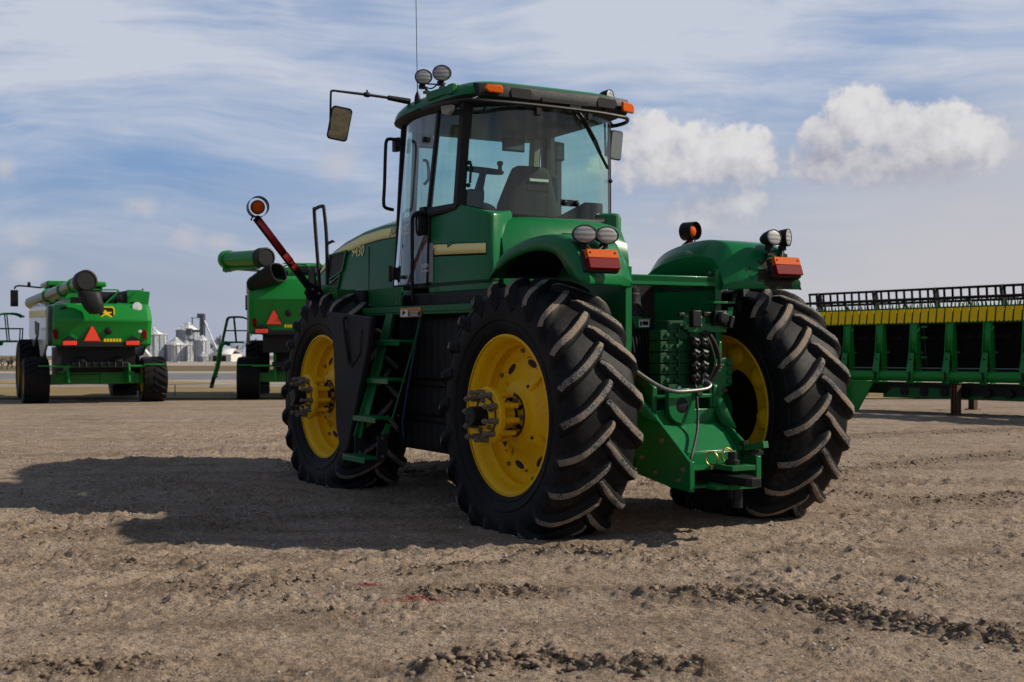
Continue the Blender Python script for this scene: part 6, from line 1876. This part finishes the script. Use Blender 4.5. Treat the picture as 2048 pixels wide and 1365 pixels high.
# ================================================================== LIGHT AND SKY
SUN_EL, SUN_AZ = R(35), R(4)        # azimuth measured from +X towards +Y
sd = V((math.cos(SUN_EL) * math.cos(SUN_AZ), math.cos(SUN_EL) * math.sin(SUN_AZ), math.sin(SUN_EL)))
sun = bpy.data.lights.new('sun', 'SUN'); sun.energy = 5.0; sun.angle = R(1.0); sun.color = (1.0, .90, .76)
so = bpy.data.objects.new('sun', sun); COL.objects.link(so); so.rotation_euler = (-sd).to_track_quat('-Z', 'Y').to_euler()

w = bpy.data.worlds.new('World'); scene.world = w; w.use_nodes = True
nt = w.node_tree
for n_ in list(nt.nodes): nt.nodes.remove(n_)
out = N(nt, 'ShaderNodeOutputWorld'); bg = N(nt, 'ShaderNodeBackground'); bg.inputs['Strength'].default_value = .10
nt.links.new(bg.outputs[0], out.inputs[0])
tc = nt.nodes.new('ShaderNodeTexCoord').outputs['Generated']
sp = N(nt, 'ShaderNodeSeparateXYZ'); nt.links.new(tc, sp.inputs[0])
zc = math_n(nt, 'MAXIMUM', sp.outputs[2], .012)
cmb = N(nt, 'ShaderNodeCombineXYZ'); nt.links.new(sp.outputs[0], cmb.inputs[0]); nt.links.new(sp.outputs[1], cmb.inputs[1]); nt.links.new(zc, cmb.inputs[2])
sky = N(nt, 'ShaderNodeTexSky'); sky.sky_type = 'NISHITA'; sky.sun_disc = False; sky.sun_elevation = SUN_EL
sky.sun_rotation = math.pi / 2 - SUN_AZ; sky.air_density = 1.0; sky.dust_density = .6; sky.ozone_density = 2.0
nt.links.new(cmb.outputs[0], sky.inputs[0])
ya = math_n(nt, 'MAXIMUM', math_n(nt, 'ABSOLUTE', sp.outputs[1]), .12)
u = math_n(nt, 'DIVIDE', sp.outputs[0], ya); v = math_n(nt, 'DIVIDE', sp.outputs[2], ya)
UV = N(nt, 'ShaderNodeCombineXYZ'); nt.links.new(u, UV.inputs[0]); nt.links.new(v, UV.inputs[1]); nt.links.new(math_n(nt, 'SIGN', sp.outputs[1]), UV.inputs[2])
UV = UV.outputs[0]
S_ = 10.0   # radiance scale: the background strength is .10
def sc(c): return tuple(x * S_ for x in c)
# blue of the clear parts, deepened a little
blue = mixc(nt, .72, sky.outputs[0], sc((.165, .300, .575)))
# thin cirrus veils
warp = N(nt, 'ShaderNodeTexNoise'); warp.inputs['Scale'].default_value = 3.2; warp.inputs['Detail'].default_value = 3; nt.links.new(UV, warp.inputs['Vector'])
wv = N(nt, 'ShaderNodeVectorMath', operation='MULTIPLY_ADD'); nt.links.new(warp.outputs['Color'], wv.inputs[0]); wv.inputs[1].default_value = (.26, .085, 0); nt.links.new(UV, wv.inputs[2])
mp = N(nt, 'ShaderNodeMapping'); mp.inputs['Rotation'].default_value = (0, 0, R(-7)); mp.inputs['Scale'].default_value = (3.2, 15, 1); nt.links.new(wv.outputs[0], mp.inputs[0])
c1 = noise(nt, mp.outputs[0], 1.0, 9, .58, .35)
mp2 = N(nt, 'ShaderNodeMapping'); mp2.inputs['Rotation'].default_value = (0, 0, R(-16)); mp2.inputs['Scale'].default_value = (2.2, 7, 1); mp2.inputs['Location'].default_value = (3, 1.7, 0); nt.links.new(wv.outputs[0], mp2.inputs[0])
c2 = noise(nt, mp2.outputs[0], 1.0, 6, .55, .2)
cir = math_n(nt, 'ADD', math_n(nt, 'MULTIPLY', c1, .55), math_n(nt, 'MULTIPLY', c2, .45))
mp3 = N(nt, 'ShaderNodeMapping'); mp3.inputs['Rotation'].default_value = (0, 0, R(9)); mp3.inputs['Scale'].default_value = (5, 46, 1); mp3.inputs['Location'].default_value = (1, 4.1, 0); nt.links.new(wv.outputs[0], mp3.inputs[0])
c3 = noise(nt, mp3.outputs[0], 1.0, 7, .6, .5)
top = ramp(nt, v, [(.12, 0), (.26, .10)])
cir = math_n(nt, 'ADD', math_n(nt, 'ADD', cir, top), math_n(nt, 'MULTIPLY_ADD', c3, .26, -.13))
cir = ramp(nt, cir, [(.44, .03), (.53, .34), (.65, .97)])
far_ = ramp(nt, math_n(nt, 'ADD', math_n(nt, 'ABSOLUTE', u), math_n(nt, 'MULTIPLY', math_n(nt, 'SUBTRACT', v, .2), 1.5)), [(.55, 1), (1.1, .18)])
cir = math_n(nt, 'MULTIPLY', cir, far_)
deep = mixc(nt, far_, sc((.105, .135, .20)), blue)
col = mixc(nt, cir, deep, sc((.56, .60, .695)))
# low lavender haze towards the horizon, thicker on the right, broken by noise
rgt = math_n(nt, 'MULTIPLY', math_n(nt, 'MAXIMUM', math_n(nt, 'MINIMUM', u, .45), -.1), -.20)
hz = math_n(nt, 'ADD', math_n(nt, 'MULTIPLY_ADD', c2, .06, v), rgt)
hzr = ramp(nt, hz, [(.030, .96), (.085, .74), (.140, .26), (.185, 0)])
hcol = mixc(nt, ramp(nt, math_n(nt, 'MULTIPLY_ADD', c1, .4, math_n(nt, 'MULTIPLY', u, .9)), [(.05, 0), (.42, 1)]), sc((.39, .42, .505)), sc((.545, .54, .57)))
col = mixc(nt, hzr, col, hcol)
# cumulus heaps: ellipses in direction space with billowing edges
def blobs(uvs, lst):
    f = None
    for (px, py, rx, ry) in lst:
        s1 = N(nt, 'ShaderNodeVectorMath', operation='SUBTRACT'); nt.links.new(uvs, s1.inputs[0]); s1.inputs[1].default_value = ((px - 1024) / F_PX, (HY - py) / F_PX, 1)
        s2 = N(nt, 'ShaderNodeVectorMath', operation='MULTIPLY'); nt.links.new(s1.outputs[0], s2.inputs[0]); s2.inputs[1].default_value = (F_PX / rx, F_PX / ry, 1)
        s3 = N(nt, 'ShaderNodeVectorMath', operation='LENGTH'); nt.links.new(s2.outputs[0], s3.inputs[0])
        g = math_n(nt, 'SUBTRACT', 1.0, s3.outputs['Value'])
        f = g if f is None else math_n(nt, 'SMOOTH_MAX', f, g, .15)
    return f
BIG = [(px_, py_, rx_ * 1.30, ry_ * 1.22) for px_, py_, rx_, ry_ in [(1716, 232, 62, 60), (1740, 205, 30, 34), (1672, 275, 50, 50), (1790, 270, 95, 66), (1880, 285, 90, 78), (1955, 285, 60, 62), (1650, 330, 62, 44), (1760, 330, 110, 40),
       (1300, 290, 70, 54), (1395, 312, 90, 54), (1480, 300, 66, 48), (1330, 335, 110, 40), (1450, 345, 100, 36), (1440, 420, 80, 34), (1490, 408, 42, 30), (1395, 432, 60, 22)]]
SOFT = [(672, 315, 62, 52), (285, 412, 40, 26), (372, 482, 44, 26), (38, 470, 50, 34), (5, 338, 34, 36), (60, 530, 44, 34), (440, 490, 48, 22), (1925, 425, 120, 34), (1900, 480, 140, 40), (2030, 300, 50, 50)]
bn1 = N(nt, 'ShaderNodeTexNoise'); bn1.inputs['Scale'].default_value = 17; bn1.inputs['Detail'].default_value = 9; bn1.inputs['Roughness'].default_value = .60; nt.links.new(UV, bn1.inputs['Vector'])
wv2 = N(nt, 'ShaderNodeVectorMath', operation='MULTIPLY_ADD'); nt.links.new(bn1.outputs['Color'], wv2.inputs[0]); wv2.inputs[1].default_value = (.030, .030, 0)
off0 = N(nt, 'ShaderNodeVectorMath', operation='ADD'); nt.links.new(UV, off0.inputs[0]); off0.inputs[1].default_value = (-.015, -.015, 0); nt.links.new(off0.outputs[0], wv2.inputs[2])
UVw = wv2.outputs[0]
fB = blobs(UVw, BIG); nz = math_n(nt, 'MULTIPLY_ADD', bn1.outputs[0], 1.5, -.72)
bn3 = N(nt, 'ShaderNodeTexNoise'); bn3.inputs['Scale'].default_value = 52; bn3.inputs['Detail'].default_value = 8; bn3.inputs['Roughness'].default_value = .62; nt.links.new(UV, bn3.inputs['Vector'])
nz = math_n(nt, 'ADD', nz, math_n(nt, 'MULTIPLY_ADD', bn3.outputs[0], 1.0, -.50))
dB0 = math_n(nt, 'ADD', fB, nz)
# lit from the upper right, grey underneath: compare with the heap a little further towards the light
off1 = N(nt, 'ShaderNodeVectorMath', operation='ADD'); nt.links.new(UVw, off1.inputs[0]); off1.inputs[1].default_value = (.020, .034, 0)
fB2 = blobs(off1.outputs[0], BIG)
bn2 = N(nt, 'ShaderNodeTexNoise'); bn2.inputs['Scale'].default_value = 17; bn2.inputs['Detail'].default_value = 5; bn2.inputs['Roughness'].default_value = .5
off2 = N(nt, 'ShaderNodeVectorMath', operation='ADD'); nt.links.new(UV, off2.inputs[0]); off2.inputs[1].default_value = (.010, .016, 0); nt.links.new(off2.outputs[0], bn2.inputs['Vector'])
dif = math_n(nt, 'ADD', math_n(nt, 'SUBTRACT', fB, fB2), math_n(nt, 'MULTIPLY', math_n(nt, 'SUBTRACT', bn1.outputs[0], bn2.outputs[0]), 3.2))
lf = math_n(nt, 'ADD', math_n(nt, 'MULTIPLY_ADD', dif, .36, .44), math_n(nt, 'MULTIPLY_ADD', bn3.outputs[0], 1.25, -.62), None, True)
lit = ramp(nt, lf, [(.10, (.32, .32, .39)), (.42, (.50, .495, .54)), (.70, (.63, .62, .64)), (1.0, (.74, .73, .73))])
lits = N(nt, 'ShaderNodeVectorMath', operation='SCALE'); nt.links.new(lit, lits.inputs[0]); lits.inputs['Scale'].default_value = S_
# crisp sunlit tops, undersides that dissolve into the haze
soft = ramp(nt, dB0, [(-.0, 0), (.75, 1)]); crisp = ramp(nt, dB0, [(.05, 0), (.28, 1)])
dB = mixc(nt, ramp(nt, lf, [(.30, 0), (.62, 1)]), soft, crisp)
fade_low = ramp(nt, v, [(.075, .45), (.135, .95)])
col = mixc(nt, math_n(nt, 'MULTIPLY', dB, fade_low), col, lits.outputs[0])
fS = blobs(UVw, SOFT)
dS = ramp(nt, math_n(nt, 'ADD', fS, nz), [(0.0, 0), (.9, .7)])
col = mixc(nt, dS, col, sc((.535, .53, .575)))
nt.links.new(col, bg.inputs['Color'])

scene.view_settings.view_transform = 'Standard'; scene.view_settings.look = 'None'; scene.view_settings.exposure = 0; scene.view_settings.gamma = 1
scene.render.engine = 'CYCLES'; scene.cycles.use_denoising = True
scene.cycles.max_bounces = 8; scene.cycles.transparent_max_bounces = 12; scene.cycles.glossy_bounces = 4
